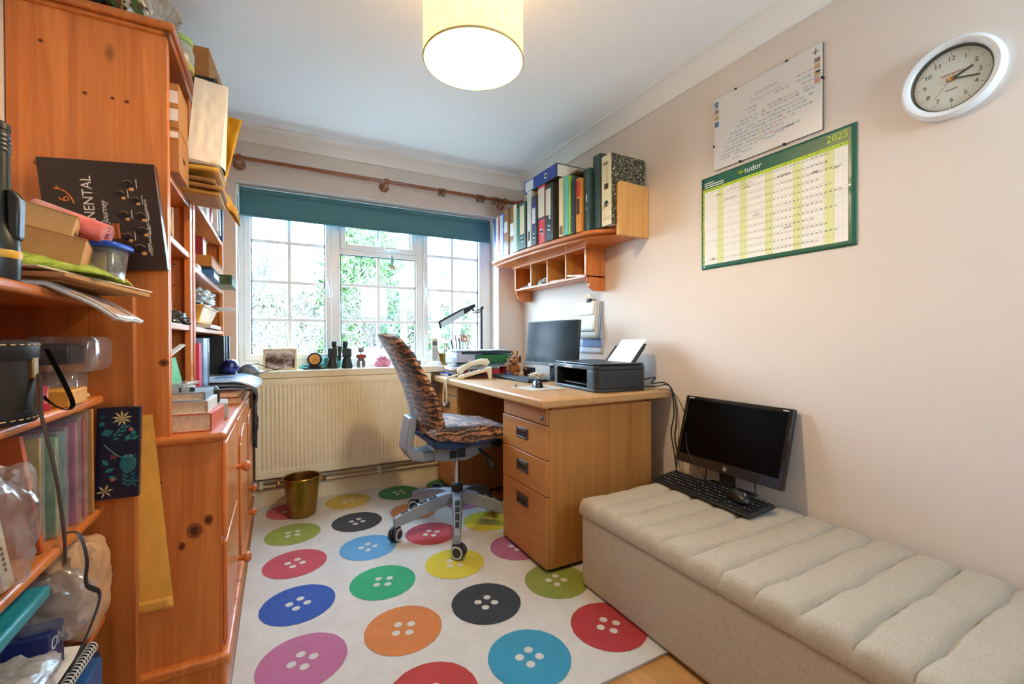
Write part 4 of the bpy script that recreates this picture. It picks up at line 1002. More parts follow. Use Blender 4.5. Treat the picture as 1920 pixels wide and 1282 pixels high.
binder('lever_arch_file', 'royal blue file with a large pale label beside the red one', 2.968, 2.875, .335, 1.490, '2f62cc', label_box=[(.05, .56, .01, .325, 'd5dee2'), (.68, .92, .2, .22, 'bfe0ea')])
def torn(t, w_, h, dx):
    q = MB()
    for k in range(9): q.b(-.0026, -.001, -w_*(.05+.1*k+.09), -w_*(.05+.1*k), .004, .06+.05*random.random())
    q.build('torn_label', M('dfe4e2', .7), t)
binder('kraft_file', 'brown card file with torn white paper at its foot, the one nearer the window', 2.868, 2.795, .335, 1.475, '9a6a3c', label_box=[(.1, .75, .17, .25, 'e5e6e2')], extra=torn)
binder('kraft_file', 'brown card file with dark side and torn paper, second of the brown pair', 2.788, 2.703, .345, 1.480, '8f6238', label_box=[(.12, .7, .13, .22, 'e9ebe8')], side=M('2b2620', .6), extra=torn)
binder('lever_arch_file', 'cream file with a black side between brown and green files', 2.697, 2.648, .330, 1.462, 'd9d1b4', label_box=[(.15, .85, .02, .16, 'c9d3cc')], side=M('2b2a28', .6))
binder('lever_arch_file', 'thin green file between the cream and the dark green files', 2.644, 2.616, .290, 1.458, '1f7a56')
binder('lever_arch_file', 'dark green lever arch file with a tall cream label', 2.612, 2.515, .310, 1.455, '2f5552', label_box=[(.22, .82, .10, .29, 'dccba2')], hole=(.062, 0), side=M('3c382c', .6))
binder('lever_arch_file', 'tall white file with dark thumb hole standing under the lying blue file', 2.508, 2.458, .365, 1.463, 'd3d6cd', label_box=[(.3, .7, .04, .10, '23282a')])
binder('lever_arch_file', 'slate file with purple and white label beside the tall white file', 2.454, 2.398, .320, 1.466, '39484e', label_box=[(.15, .8, .24, .28, '4b2f86'), (.15, .8, .14, .24, 'dcdcea'), (.15, .5, .10, .14, '4b2f86')], hole=(.062, 0))
binder('lever_arch_file', 'red lever arch file with cream upper label', 2.394, 2.316, .365, 1.478, 'd0333a', label_box=[(.03, .97, .165, .35, 'e0d6bd'), (.03, .97, .15, .163, '3d4f66')], hole=(.075, 0))
binder('lever_arch_file', 'charcoal lever arch file with a long cream label and a round mark', 2.311, 2.222, .350, 1.478, '2b3236', label_box=[(.12, .72, .16, .32, 'ddd4bf'), (.5, .68, .13, .16, 'ddd4bf')], hole=(.078, 0), side=M('3a362c', .6))
binder('box_file', 'narrow cream file with a cracked foot next to the teal one', 2.164, 2.126, .345, 1.482, 'ddc99a', label_box=[(.2, .95, .01, .06, '6b5632')])
binder('folder', 'pale teal folder standing next to the lime green one', 2.124, 2.083, .345, 1.490, '5fb3ac', label_box=[])
binder('folder', 'narrow lime green folder', 2.081, 2.063, .338, 1.492, '8fc02a')
def spiral(t, w_, h, dx):
    q = MB()
    for k in range(24): q.b(-.006, -.001, -w_*.95, -w_*.05, .012+k*(h-.03)/24, .018+k*(h-.03)/24)
    q.build('comb_binding', M('2d3238', .4), t)
binder('comb_bound_report', 'dark comb-bound report between lime folder and orange book', 2.061, 2.033, .325, 1.498, '3a424a', extra=spiral)
binder('paperback_manual', 'orange and yellow manual beside the comb-bound report', 2.031, 1.991, .305, 1.510, 'd78a2a', label_box=[(.05, .95, .20, .29, 'b93a22'), (.2, .8, .10, .19, '3a2a1c'), (.05, .35, .01, .10, 'e2b84c')], cat='book')
binder('ring_binder', 'chipped slate green ring binder leaning at the shelf bend', 1.988, 1.934, .345, 1.530, '27413c', label_box=[(.45, .6, .16, .20, 'c9d2cc'), (.4, .5, .12, .128, 'c9d2cc'), (.3, .37, .25, .257, 'c9d2cc')], tilt=0)
binder('ring_binder', 'tallest dark green ring binder beside the speckled box file', 1.931, 1.868, .405, 1.552, '26362e', side=M('2f3a2e', .5))
d = Nd('speckled_board'); v = d.coord(); vo = d.add('ShaderNodeTexVoronoi'); d.link(v, vo.inputs['Vector']); vo.inputs['Scale'].default_value = 150
f = d.noise(v, 170, 2); SPK = d.fin(d.ramp(f, [(.57, lin('24241e')), (.62, lin('c9c29a'))]), .45)
def spx(t, w_, h, dx):
    q = MB()
    for k in range(7): q.b(-.0032, -.002, -w_*(.30+.06*k+.03), -w_*(.30+.06*k), .195, .225)
    q.build('barcode', M('3a342c', .6), t)
    q = MB().lathe([(.0, -.0022), (.016, -.0026), (.016, -.001)], (0, -w_*.48, .118), 18, 'x'); q.build('thumb_hole', M('16140f', .6), t)
    q = MB().tube([(-.004, -w_*.1, .095), (-.010, -w_*.4, .11), (-.005, -w_*.75, .112)], .0025, 6); q.build('pull_cord', M('b9ab86', .5), t)
    q = MB(); 
    for a, b_ in ((.22, .30), (.38, .46), (.54, .62)): q.lathe([(.006, -.003), (.0085, -.003), (.0085, -.002)], (0, -w_*(a+.04), h-.045), 12, 'x', cap=False)
    q.build('lettering', M('2a241b', .5), t)
binder('lever_arch_file', 'big cream-spined file with black speckled sides at the near end of the shelf', 1.865, 1.786, .378, 1.558, 'd6cca6', side=SPK, label_box=[(.15, .8, .03, .05, 'c2b68c'), (.35, .65, .235, .31, 'cdbf97')], extra=spx)
# the wide speckled face shows; a blue file lies across the tops
t = binder('lever_arch_file', 'navy blue lever arch file lying on top of the upright files', 0, -.080, .385, 0, '1f3f8c', side=M('3a362b', .5), label_box=[(.1, .9, .27, .37, 'd2d8d2')], hole=(.12, 0))
t.location = (1.475, 2.178, ZB+.368); t.rotation_euler = (radians(-90), 0, 0)
t.location.z = ZB+.368
tag(MB().prism([(0, 0), (.26, 0), (.26, .018), (0, .010)], 'y', 0, .16).build('brown_envelope', M('7d6a50', .7), loc=(1.51, 2.02, ZB+.350)), 'brown envelope lying on the files beside the navy file', 'envelope')
# pigeonhole contents
crumple('plastic_packet', 'clear packet of yellow and blue bits in the second pigeonhole from the window', 'packet', (1.72, 2.68, 1.4525), (.05, .07, .032), M('b9bfc0', .3, var=.5, scale=40), 12, amp=.35, flat=.5)
q = MB().prism([(-.07, 0), (.07, .0), (.07, .012), (-.07, .01)], 'y', -.09, .09)
tag(q.build('paper_bundle', PAPER, loc=(1.725, 2.235, 1.453), rot=(radians(6), 0, .1)), 'white papers sloping in the pigeonhole nearest the camera', 'papers')
tag(MB().b(-.06, .06, -.08, .08, 0, .006).build('envelope', M('ded6c4', .7), loc=(1.72, 2.46, 1.4525), rot=(0, 0, .1)), 'flat cream envelope in the third pigeonhole from the window', 'envelope')
tag(MB().b(-.06, .06, -.05, .05, 0, .010).build('leaflet', M('5b6468', .6), loc=(1.725, 2.92, 1.4525), rot=(radians(-8), 0, .2)), 'grey leaflet in the pigeonhole nearest the window', 'leaflet')
tag(MB().b(-.02, .02, -.02, .02, 0, .035).build('red_tin', M('b8352a', .4), loc=(1.69, 2.835, 1.4525), bev=.004), 'tiny red and white tin in the pigeonhole nearest the window', 'tin')
# ------------------------------------------------------------------ on the right wall
XW = XR-.0005
# family tree print in a frameless clip frame
fp = thing('clip_frame_print', 'frameless clip-framed family tree chart above the wall planner', 'print', (XW, 1.12, 2.003))
T = Rm('Z', radians(-90)) # local x -> -y (towards the camera), z up, -y normal out of wall
PWd, PHt = .458, .326
MB().b(-.008, -.0, -PWd/2, PWd/2, -PHt/2, PHt/2).build('backing_board', M('4a3d34', .6), fp)
MB().b(-.0095, -.008, -PWd/2, PWd/2, -PHt/2, PHt/2).build('chart_sheet', M('eceae6', .4, var=.01), fp)
chart = MB()
def cell(u, v, wu, hv, col):
    chart.slot(col); y = PWd/2-u*PWd; z = PHt/2-v*PHt
    chart.b(-.0099, -.0095, y-wu*PWd, y, z-hv*PHt, z)
rr = random.Random(3)
for r, (v, u0, u1) in enumerate([(.30, .62, .72), (.24, .80, .93), (.30, .80, .96), (.36, .84, .96), (.34, .33, .42), (.39, .36, .44), (.42, .55, .92), (.46, .28, .93), (.51, .25, .55), (.52, .60, .93), (.57, .18, .88), (.62, .16, .92), (.67, .14, .80), (.72, .12, .70), (.77, .10, .58), (.78, .62, .80), (.82, .06, .42), (.86, .06, .30)]):
    u = u0
    while u < u1:
        wu = .028+rr.random()*.012
        cell(u, v, wu, .022, rr.choice([0, 0, 1, 2, 3])); u += wu+.010+(rr.random() < .12)*.03
for (u, v, wu, c) in ((.52, .83, .10, 0), (.60, .80, .10, 2), (.44, .80, .09, 1), (.30, .88, .10, 0), (.20, .92, .09, 0), (.70, .79, .08, 2)): cell(u, v, wu, .02, c)
for (u, v, hv, c) in ((.005, .02, .085, 4), (.008, .13, .06, 5), (.008, .21, .07, 6), (.008, .30, .075, 4), (.94, .13, .055, 5), (.94, .20, .06, 6), (.94, .28, .06, 6), (.94, .36, .065, 7)): cell(u, v+.02, .045, hv, c)
chart.slot(8).b(-.0104, -.0099, PWd/2-.022, PWd/2-.002, PHt/2-.035, PHt/2-.033)
for s in (-1, 1): chart.add([(-.0105, PWd/2-.0125+s*.0095, PHt/2-.033+dz) for dz in (0, .003)]+[(-.0105, PWd/2-.0125-s*.0095, PHt/2-.013+dz) for dz in (0, .003)], [(0, 1, 3, 2)])
chart.slot(5).b(-.0102, -.0095, -PWd/2+.012, -PWd/2+.034, PHt/2-.026, PHt/2-.022).b(-.0102, -.0095, -PWd/2+.021, -PWd/2+.025, PHt/2-.036, PHt/2-.012)
chart.slot(3)
for v0, u0, ln in ((.20, .42, .22), (.27, .38, .30)):   # two lines of illegible script
    chart.tube([(-.0098, PWd/2-(u0+ln*k/90)*PWd, PHt/2-v0*PHt+.006*sin(k*.9)*(.4+abs(sin(k*.31)))) for k in range(91)], .0006, 4)
chart.build('printed_chart', [M(c, .6, var=.02) for c in ('bccad4', 'c6d6ce', 'd2c4d0', 'b2b6bc', '3f6f9c', '9a7a68', 'c9a878', 'd99a88', 'e8edf0')], fp)
MB().b(-.0125, -.0105, -PWd/2, PWd/2, -PHt/2, PHt/2).build('clip_glass', clear('picture_glass', (.99, .99, .99, 1), .02, .08), fp)
for y, z in ((.12, PHt/2), (-.10, PHt/2), (.10, -PHt/2), (-.09, -PHt/2), (-PWd/2, .03), (PWd/2, -.05)):
    hz = abs(z) == PHt/2
    MB().bc((-.0065, y, z), (.016, .010 if hz else .006, .006 if hz else .010)).build('clip', MATB, fp, bev=.001)
# wall planner
pl_ = thing('wall_planner', 'green-bordered 2025 year planner sheet pinned below the clip-framed chart', 'wall planner', (XW-.001, 1.102, 1.606))
GW, GH = .640, .434
def wav(y, z): return -.0022-.004*(.5+.5*sin(y*16+1))*abs(z)*2*(.6)-.0028*max(0, 1-abs(z-.0)/.03)
def sheet(q, y0, y1, z0, z1, lift, n=16, mz=10):
    q.grid(lambda u, v: (wav(y0+(y1-y0)*u, z0+(z1-z0)*v)-lift, y0+(y1-y0)*u, z0+(z1-z0)*v), n, mz)
q = MB(); sheet(q, -GW/2, GW/2, -GH/2, GH/2, 0, 32, 40); q.build('planner_sheet', M('1d5c48', .3, coat=.3), pl_, sol=.0006)
gy0, gy1, gz0, gz1 = GW/2-.018, -GW/2+.026, -GH/2+.020, GH/2-.070     # left(+y) to right(-y)
q = MB(); q.slot(1); sheet(q, gy1, gy0+.010, gz0, gz1+.014, .0006, 24, 30)
q.slot(0); sheet(q, gy1, gy0, gz0, gz1, .0010, 24, 30)
cw = (gy0-gy1)/37
q.slot(2)
for wk in range(6):
    a = gy0-cw*(wk*7+4.2); b_ = max(gy1, a-2*cw)
    if a > gy1: sheet(q, b_, a, gz0, gz1, .0013, 3, 30)
q.slot(1)
q.slot(3)
for k in range(38): sheet(q, gy0-cw*k-.0002, gy0-cw*k+.0002, gz0, gz1, .0016, 1, 30)
for k in range(13): z = gz0+(gz1-gz0)*k/12; sheet(q, gy1, gy0, z-.00025, z+.00025, .0016, 24, 1)
q.build('year_grid', [M('eceae2', .5, var=.01), M('b4d028', .5, var=.02), M('dbe0a0', .5, var=.02), M('b9b7b0', .6)], pl_)
q = MB(); dig = {}
rr = random.Random(2); start = [2, 5, 5, 1, 3, 6, 1, 4, 0, 2, 5, 0]; days = [31, 28, 31, 30, 31, 30, 31, 31, 30, 31, 30, 31]
for mth in range(12):
    z = gz1-(gz1-gz0)*(mth+.28)/12
    for dd in range(1, days[mth]+1):
        if dd not in dig: dig[dd] = text_mesh(str(dd), .0088)
        y = gy0-cw*(start[mth]+dd-.5); vs, fs = dig[dd]
        q.add([(wav(y, z)-.0021, y-p[0], z+p[1]) for p in vs], fs)
for mth, nm in enumerate('JAN FEB MAR APR MAY JUN JUL AUG SEP OCT NOV DEC'.split()):
    z = gz1-(gz1-gz0)*(mth+.5)/12; lettering(q, nm, .0075, (wav(gy0, z)-.0012, gy0+.005, z), (0, 0, 1), (0, 1, 0))
for k in range(37):
    y = gy0-cw*(k+.5); lettering(q, 'MTWTFSS'[k % 7], .0075, (wav(y, gz1)-.0014, y, gz1+.007), (0, -1, 0), (0, 0, 1))
q.build('dates', M('5a5a58', .7), pl_)
q = MB(); lettering(q, '2025', .036, (wav(-.25, .19)-.0008, -GW/2+.062, GH/2-.030), (0, -1, 0), (0, 0, 1))
z0 = GH/2-.036; y0 = .118
for k in range(5):
    a = pi/2+ (k-2)*.62; q.prism([(y0+.004*cos(a+1.5), z0+.004*sin(a+1.5)), (y0+.017*cos(a), z0+.017*sin(a)), (y0+.004*cos(a-1.5), z0+.004*sin(a-1.5))], 'x', wav(y0, z0)-.0018, wav(y0, z0)-.0010)
q.build('lettering', M('b9d62a', .5), pl_)
q = MB(); lettering(q, 'tudor', .034, (wav(.06, .18)-.0010, .062, GH/2-.030), (0, -1, 0), (0, 0, 1))
for k, ln in enumerate((.05, .10, .10)): q.b(wav(.25, .2)-.0012, wav(.25, .2)-.0004, GW/2-.018-ln, GW/2-.018, GH/2-.030-.010*k, GH/2-.026-.010*k)
q.build('lettering', M('e8efe9', .5), pl_)
q = MB()
for (u, v, n_, ln) in ((.20, .06, 26, .12), (.33, .10, 12, .03), (.18, .17, 14, .05), (.10, .08, 16, .03), (.58, .10, 20, .05), (.62, .72, 16, .03), (.80, .18, 18, .02), (.92, .2, 10, .02), (.06, .93, 14, .02), (.40, .48, 10, .03)):
    yb, zb = gy0-u*(gy0-gy1), gz1-v*(gz1-gz0)
    q.tube([(wav(yb, zb)-.0022, yb-ln*k/n_, zb+.004*nz(k*.9, u*50, v*50)-.004*sin(k*1.3)) for k in range(n_+1)], .0006, 4)
q.build('handwriting', M('4a4a52', .6), pl_)
# clock
ck = thing('wall_clock', 'round white wall clock with red second hand high on the right wall', 'wall clock', (XW, .535, 1.838))
def lx(prof, n=56, c=(0, 0, 0), cap=True): return MB().lathe([(r, -h) for r, h in prof], c, n, 'x', cap=cap)
lx([(.0, .0), (.112, .0), (.118, .012), (.117, .026), (.108, .036), (.098, .034), (.092, .026), (.092, .012), (.0, .012)]).build('case', M('e8eaec', .25, var=.02, coat=.3), ck, ang=50)
lx([(.0, .0125), (.0915, .0125), (.0915, .013), (0, .013)]).build('dial', M('dedbd6', .5, var=.01), ck)
lx([(.0865, .0135), (.0918, .0135), (.0918, .026), (.090, .026)], cap=False).build('inner_ring', M('4a4438', .4), ck)
q = MB()
for k in range(60):
    a = 2*pi*k/60; r0, r1, w_ = (.072, .084, .0006) if k % 5 == 0 else (.080, .083, .0005)
    ca, sa = cos(a), sin(a)
    pts = [(r0, -w_), (r0, w_), (r1, w_), (r1, -w_)]
    q.add([(-.0134, -(sa*r+ca*t), ca*r-sa*t) for r, t in pts], [(0, 1, 2, 3)])
for k in range(1, 13):
    a = 2*pi*k/12; lettering(q, str(k), .0185, (-.0132, -sin(a)*.062, cos(a)*.062), (0, -1, 0), (0, 0, 1))
lettering(q, 'QUARTZ', .0065, (-.0132, 0, -.030), (0, -1, 0), (0, 0, 1))
q.build('numerals', M('33322f', .5), ck)
q = MB(); lettering(q, 'KINGAVON', .0095, (-.0132, -.002, .0165), (0, -1, 0), (0, 0, 1)); q.build('lettering', M('b8433c', .5), ck)
def hand(nm, ang, ln, back, w_, x, m_):
    ca, sa = cos(ang), sin(ang); q = MB()
    pts = [(-back, -w_), (-back, w_), (ln, w_*.8), (ln, -w_*.8)]
    q.prism([(-(sa*r+ca*t), ca*r-sa*t) for r, t in pts], 'x', x-.0012, x); q.build(nm, m_, ck)
hand('hour_hand', radians(69), .050, .010, .0030, -.0150, M('26282a', .5)); hand('minute_hand', radians(105), .064, .010, .0022, -.0170, M('26282a', .5)); hand('second_hand', radians(219), .062, .022, .0006, -.0190, M('b03a34', .5))
lx([(.0, .0225), (.006, .0215), (.007, .014)], 16).build('centre_cap', M('c09040', .3, .9), ck)
lx([(.0, .0270), (.0918, .0268), (.0918, .0262), (0, .0264)]).build('cover_glass', GLASS, ck)
# clipped papers
cpp = thing('paper_sheaf', 'sheaf of papers hung on the wall from a black bulldog clip beside the shelf', 'papers', (XW, 2.265, 1.31))
q = MB()
def hang(name, y0, y1, z0, z1, x, col, curl=.012, sub=None):
    q = MB(); q.grid(lambda u, v: (-x-curl*sin(v*pi*.5)**2*(.4+.6*u), y0+(y1-y0)*u+.01*v, z1+(z0-z1)*v), 6, 8)
    return q.build(name, M(col, .7, var=.03), cpp, sol=.0006)
hang('sheet', .112, -.118, -.30, -.015, .003, 'aeb9cc', .004); hang('sheet', .085, -.112, -.25, -.012, .008, 'a7b6c6', .016)
hang('sheet', .115, -.095, -.245, -.010, .013, 'd6d8d2', .014); hang('sheet', .118, -.080, -.20, -.008, .018, 'e7e6df', .014); hang('sheet', .118, -.065, -.095, -.006, .022, 'eeeeee', .008)
hang('plastic_wallet', .13, -.12, -.345, -.20, .0015, 'c9d0da', .002)
MB().b(-.010, -.006, -.105, .08, -.30, -.245).build('printed_strip', M('5f77a8', .6, var=.2, scale=40), cpp)
q = MB().prism([(-.034, -.012), (-.002, -.012), (-.010, .012), (-.026, .012)], 'y', -.016, .016); q.build('bulldog_clip', MATB, cpp, bev=.002)
q = MB()
for s in (-.028, -.008): q.tube([(s, -.010, .010), (s-.004, -.008, .034), (s-.004, .0, .040), (s-.004, .008, .034), (s, .010, .010)], .0013, 6)
q.build('clip_wire', M('b99a60', .3, .8), cpp)
tag(MB().lathe([(.0, -.016), (.0025, -.016), (.0025, 0), (0, 0)], (0, 0, 0), 8, 'x').build('nail', CHROME, loc=(XW, 2.265, 1.347)), 'nail holding up the sheaf of papers', 'nail')
# ------------------------------------------------------------------ on the bench
om, T = monitor('monitor', 'black monitor leaning back against the wall on the quilted bench', (1.690, 1.232, .396), radians(-90), radians(-15.5), .510, .318, .080)
MB().xf(T).b(-.235, .235, -.0012, .001, .042, .300).build('screen', M('040405', .25, var=.02, spec=.12), om)
q = MB().xf(T); q.b(-.2515, -.236, -.002, .001, .002, .316).b(.236, .2515, -.002, .001, .002, .316).b(-.236, .236, -.002, .001, .301, .316).b(-.236, .236, -.002, .001, .002, .040); q.build('bezel', M('1c1a17', .18, coat=.5), om, bev=.0008, seg=1)
q = MB().xf(T); q.b(-.235, -.205, -.0032, -.002, .306, .3095).b(.214, .236, -.0032, -.002, .306, .3095); lettering(q, 'e', .018, (.01, -.0028, .021), (1, 0, 0), (0, 0, 1))
q.lathe([(.0075, -.0028), (.0088, -.0028)], (.01, 0, .021), 18, 'y', cap=False); q.build('badge', M('d5d5d2', .4), om)
MB().b(-.035, .035, .028, .042, .0, .13).build('stand_neck', MATB, om, bev=.003); MB().b(-.11, .11, .0, .085, 0, .010).build('stand_foot', MATB, om, bev=.004)
keyboard('computer_keyboard', 'full-size black keyboard lying on the bench below the leaning monitor', (1.625, 1.255, .395), radians(-90-3), .505, .150, radians(5), mark=True)
mouse('dusty black mouse lying on the keyboard on the bench', (1.622, 1.105, .418), radians(250), (radians(0), 0))
# cables behind the desk
def cable(label, pts, r=.003, col=MATB, name='cable', cat='cable', group='cables behind the desk'):
    P = [Vector(p) for p in pts]; out = []
    for i in range(len(P)-1):
        p0, p1, p2, p3 = P[max(0, i-1)], P[i], P[i+1], P[min(len(P)-1, i+2)]
        for k in range(8):
            t = k/8; out.append(.5*((2*p1)+(p2-p0)*t+(2*p0-5*p1+4*p2-p3)*t*t+(3*p1-p0-3*p2+p3)*t**3))
    out.append(P[-1])
    return tag(MB().tube(out, r, 7).build(name, col), label, cat, group)
cable('thick black cable looping from the printer and down between desk and bench', [(1.655, 1.675, .845), (1.70, 1.62, .862), (1.695, 1.64, .83), (1.74, 1.60, .835), (1.775, 1.585, .80), (1.785, 1.575, .68), (1.776, 1.585, .58), (1.765, 1.555, .48), (1.735, 1.515, .405)], .0035)
cable('second black cable running over the desk end down to the bench keyboard', [(1.655, 1.69, .815), (1.70, 1.63, .815), (1.76, 1.592, .822), (1.787, 1.578, .77), (1.788, 1.560, .65), (1.775, 1.56, .56), (1.77, 1.54, .48), (1.715, 1.50, .41)], .003)
cable('thin cable crossing in front of the leaning monitor', [(1.70, 1.60, .800), (1.780, 1.582, .79), (1.79, 1.52, .70), (1.735, 1.46, .62), (1.675, 1.40, .545), (1.66, 1.335, .485), (1.69, 1.30, .415)], .0018)
cable('short black lead dropping from the left underside of the leaning monitor', [(1.72, 1.34, .49), (1.715, 1.33, .46), (1.70, 1.325, .41)], .003)
cable('short black lead dropping from the right underside of the leaning monitor', [(1.72, 1.10, .49), (1.71, 1.095, .46), (1.69, 1.08, .425)], .003)
# ------------------------------------------------------------------ in the open bookcase, top shelf (1.166)
S1, S2, S3, S4 = 1.1665, .9195, .6375, .3525
tq = thing('torch', 'long black torch standing upright on the top shelf with a yellow ring', 'torch', (-.436, 1.10, S1))
MB().lathe([(.0, 0), (.030, 0), (.032, .01), (.032, .038)], n=26).build('lens_end', BLACK, tq)
MB().lathe([(.0325, .038), (.0335, .041), (.0335, .049), (.0325, .052)], n=26).build('yellow_band', M('d9a52c', .4), tq)
MB().lathe([(.032, .052), (.031, .070), (.022, .098), (.0195, .110), (.0195, .262)], n=26).build('barrel', M('22231d', .35, .3), tq)
q = MB()
for k in range(4): q.lathe([(.0205, .225+.008*k), (.0212, .228+.008*k), (.0205, .231+.008*k)], n=26)
q.lathe([(.0195, .262), (.021, .264), (.021, .274), (.016, .278), (0, .279)], n=26); q.build('tail_cap', BLACK, tq)
MB().prism([(.02, .06), (.034, .075), (.036, .145), (.026, .160), (.018, .160)], 'y', -.012, .012).build('switch_housing', BLACK, tq, bev=.004)
bt = thing('bottle', 'clear blue-tinted plastic bottle at the edge of view beside the black torch', 'bottle', (-.455, 1.02, S1))
MB().lathe([(.0, 0), (.034, 0), (.036, .01), (.036, .11), (.016, .145), (.014, .165), (0, .165)], n=24).build('body', clear('blue_bottle_plastic', (.75, .88, .95, 1), .12, .1, .15, (.55, .7, .8, 1)), bt)
MB().lathe([(.0362, .03), (.0364, .032), (.0364, .085), (.0362, .087)], n=24).build('label_sleeve', M('6f93a8', .5, var=.3), bt)
MB().lathe([(.016, .165), (.017, .167), (.017, .188), (0, .189)], n=20).build('cap', UPVC, bt)
def slabmesh(pts_top, th): # a sheet given by four corners
    a, b_, c, d_ = [Vector(p) for p in pts_top]; q = MB(); n_ = (b_-a).cross(d_-a).normalized()*th
    if n_.z > 0: n_ = -n_
    q.add([a, b_, c, d_, a+n_, b_+n_, c+n_, d_+n_], [(0, 1, 2, 3), (7, 6, 5, 4), (0, 4, 5, 1), (1, 5, 6, 2), (2, 6, 7, 3), (3, 7, 4, 0)]); return q
# magazine drooping over the shelf edge, envelopes on top
mg = thing('magazine', 'glossy magazine drooping over the top shelf edge under the brown envelopes', 'magazine', (-.40, 1.24, S1+.008))
def magf(z0):
    def f(u, v):
        x = -.10+.205*u; y = -.075+.20*v+.03*u
        dr = max(0, x-.0)
        return (x, y, z0+.003-.42*dr-1.1*dr*dr*2+ .004*nz(u*4, v*4, 2))
    return f
q = MB(); q.grid(magf(.0), 24, 14)
d = Nd('magazine_cover'); v = d.coord(); f = d.noise(v, 13, 3, 1.2)
MAGC = d.fin(d.ramp(f, [(.34, lin('5b463a')), (.45, lin('b98a62')), (.55, lin('c9c1bb')), (.68, lin('8e9aa8'))]), .3)
q.build('cover', MAGC, mg, sol=.0012)
q = MB(); q.grid(lambda u, v: tuple(Vector(magf(.0)(u, v))+Vector((-.001, 0, -.0016))), 24, 14); q.build('page_block', M('dedbd6', .6, scale=150, var=.12), mg, sol=.008)
def env(name, label, pts, th, col, cat='envelope', group=None):
    return tag(slabmesh(pts, th).build(name, col, bev=min(.0015, th*.3)), label, cat, group)
env('kraft_envelope', 'large kraft envelope jutting far out of the top shelf', [(-.52, 1.19, 1.196), (-.365, 1.16, 1.194), (-.272, 1.345, 1.172), (-.46, 1.40, 1.184)], .009, KRAFT)
env('card_folder', 'white-edged card folder lying on the jutting kraft envelope', [(-.52, 1.18, 1.205), (-.40, 1.15, 1.205), (-.272, 1.365, 1.180), (-.46, 1.41, 1.195)], .004, M('d4c6ae', .6))
env('kraft_envelope', 'narrow brown envelope under the large jutting one', [(-.52, 1.20, 1.186), (-.385, 1.19, 1.184), (-.315, 1.36, 1.172), (-.46, 1.41, 1.174)], .006, M('a8763f', .7))
# green cloth
CLG = Nd('green_scarf'); v = CLG.coord(); f = CLG.noise(v, 30, 4, 2); CLG.bump(CLG.noise(v, 90, 3), .5, .003)
CLGM = CLG.fin(CLG.ramp(f, [(.35, lin('6f8a1e')), (.62, lin('a8b848')), (.75, lin('ccd68a'))]), .9)
def clothf(u, v):
    x = -.105+.215*u; y = -.11+.21*v+.05*u; t = sin(pi*min(1, max(0, v*1.02)))
    h = (.048-.034*u)*t**.5*(1-.9*max(0, u-.82)/.18) + .010*nz(u*5, v*7, 3)*t + .005*nz(u*14, v*16, 8)*t
    return (x, y, max(0, h))
q = MB(); q.grid(clothf, 40, 30)
tag(q.build('green_cloth', CLGM, loc=(-.430, 1.27, 1.207), rot=(0, radians(4), 0), sol=.003, ang=60), 'crumpled lime green cloth on the envelopes of the top shelf', 'cloth')
def cbox(name, label, loc, rot, sz, mat, cat='cardboard box', group=None, flap=True, extra=None):
    t = thing(name, label, cat, loc, 0, group); t.rotation_euler = rot
    MB().b(0, sz[0], 0, sz[1], 0, sz[2]-.0015).build('carton', mat, t, bev=.0012, seg=1)
    if flap: MB().b(-.0008, sz[0]+.0008, -.0008, sz[1]*.985, sz[2]-.0018, sz[2]).build('lid_flap', mat, t, bev=.0006, seg=1)
    if extra: extra(t)
    return t
cbox('cardboard_box', 'flat brown cardboard box on the green cloth, lower of two', (-.490, 1.225, 1.245), (radians(0), radians(12), radians(12)), (.125, .16, .058), CARD)
def marks(t):
    q = MB()
    for k in range(7): q.b(.1232, .1240, .03+.012*k, .036+.012*k, .012+.006*(k % 2), .02+.006*(k % 2))
    q.build('printed_marks', M('4a3420', .7), t)
cbox('cardboard_box', 'flat brown cardboard box with printed marks on its end, upper of two', (-.505, 1.235, 1.306), (0, radians(14), radians(14)), (.1230, .15, .052), M('c59a62', .75, var=.06), extra=marks)
tb = thing('food_tub', 'clear plastic food tub with bright blue lid on the top shelf', 'tub', (-.385, 1.425, 1.197), radians(-14))
def rr_(w, d_, r=.015): return [(sx_*(w/2-r)+r*cos(a), sy_*(d_/2-r)+r*sin(a)) for sx_, sy_, a0 in ((1, 1, 0), (-1, 1, pi/2), (-1, -1, pi), (1, -1, 1.5*pi)) for a in [a0+pi/2*k/4 for k in range(5)]]
def loft(q, rings, cap0=True, cap1=True):
    n = len(rings[0]); vs = [p for r in rings for p in r]
    fs = [(i*n+k, i*n+(k+1) % n, (i+1)*n+(k+1) % n, (i+1)*n+k) for i in range(len(rings)-1) for k in range(n)]
    if cap0: fs.append(tuple(reversed(range(n))))
    if cap1: fs.append(tuple((len(rings)-1)*n+k for k in range(n)))
    return q.add(vs, fs)
loft(MB(), [[(x, y, z) for x, y in rr_(w, d_)] for w, d_, z in ((.078, .062, .0), (.094, .078, .092))], True, False).build('body', CLEARP, tb, sol=.0015)
loft(MB(), [[(x, y, z) for x, y in rr_(w, d_)] for w, d_, z in ((.104, .088, .088), (.108, .092, .092), (.108, .092, .098), (.098, .082, .103))]).build('lid', M('1d4fc4', .35), tb, bev=.002)
MB().b(-.032, .025, -.034, -.030, .005, .075).build('label_card', M('d4c8a8', .6), tb, rot=(0, 0, .1))
TW = Nd('pink_towel'); v = TW.coord(); TW.bump(TW.noise(v, 300, 2), .7, .003); TWM = TW.fin(TW.ramp(TW.noise(v, 25, 3), [(.3, lin('c24a4a')), (.7, lin('e07a74'))]), .95, sheen=.5)
tw = thing('rolled_towel', 'rolled pink hand towel resting on the blue-lidded tub', 'towel', (-.432, 1.392, 1.300), 0); tw.rotation_euler = (0, radians(22), radians(25))
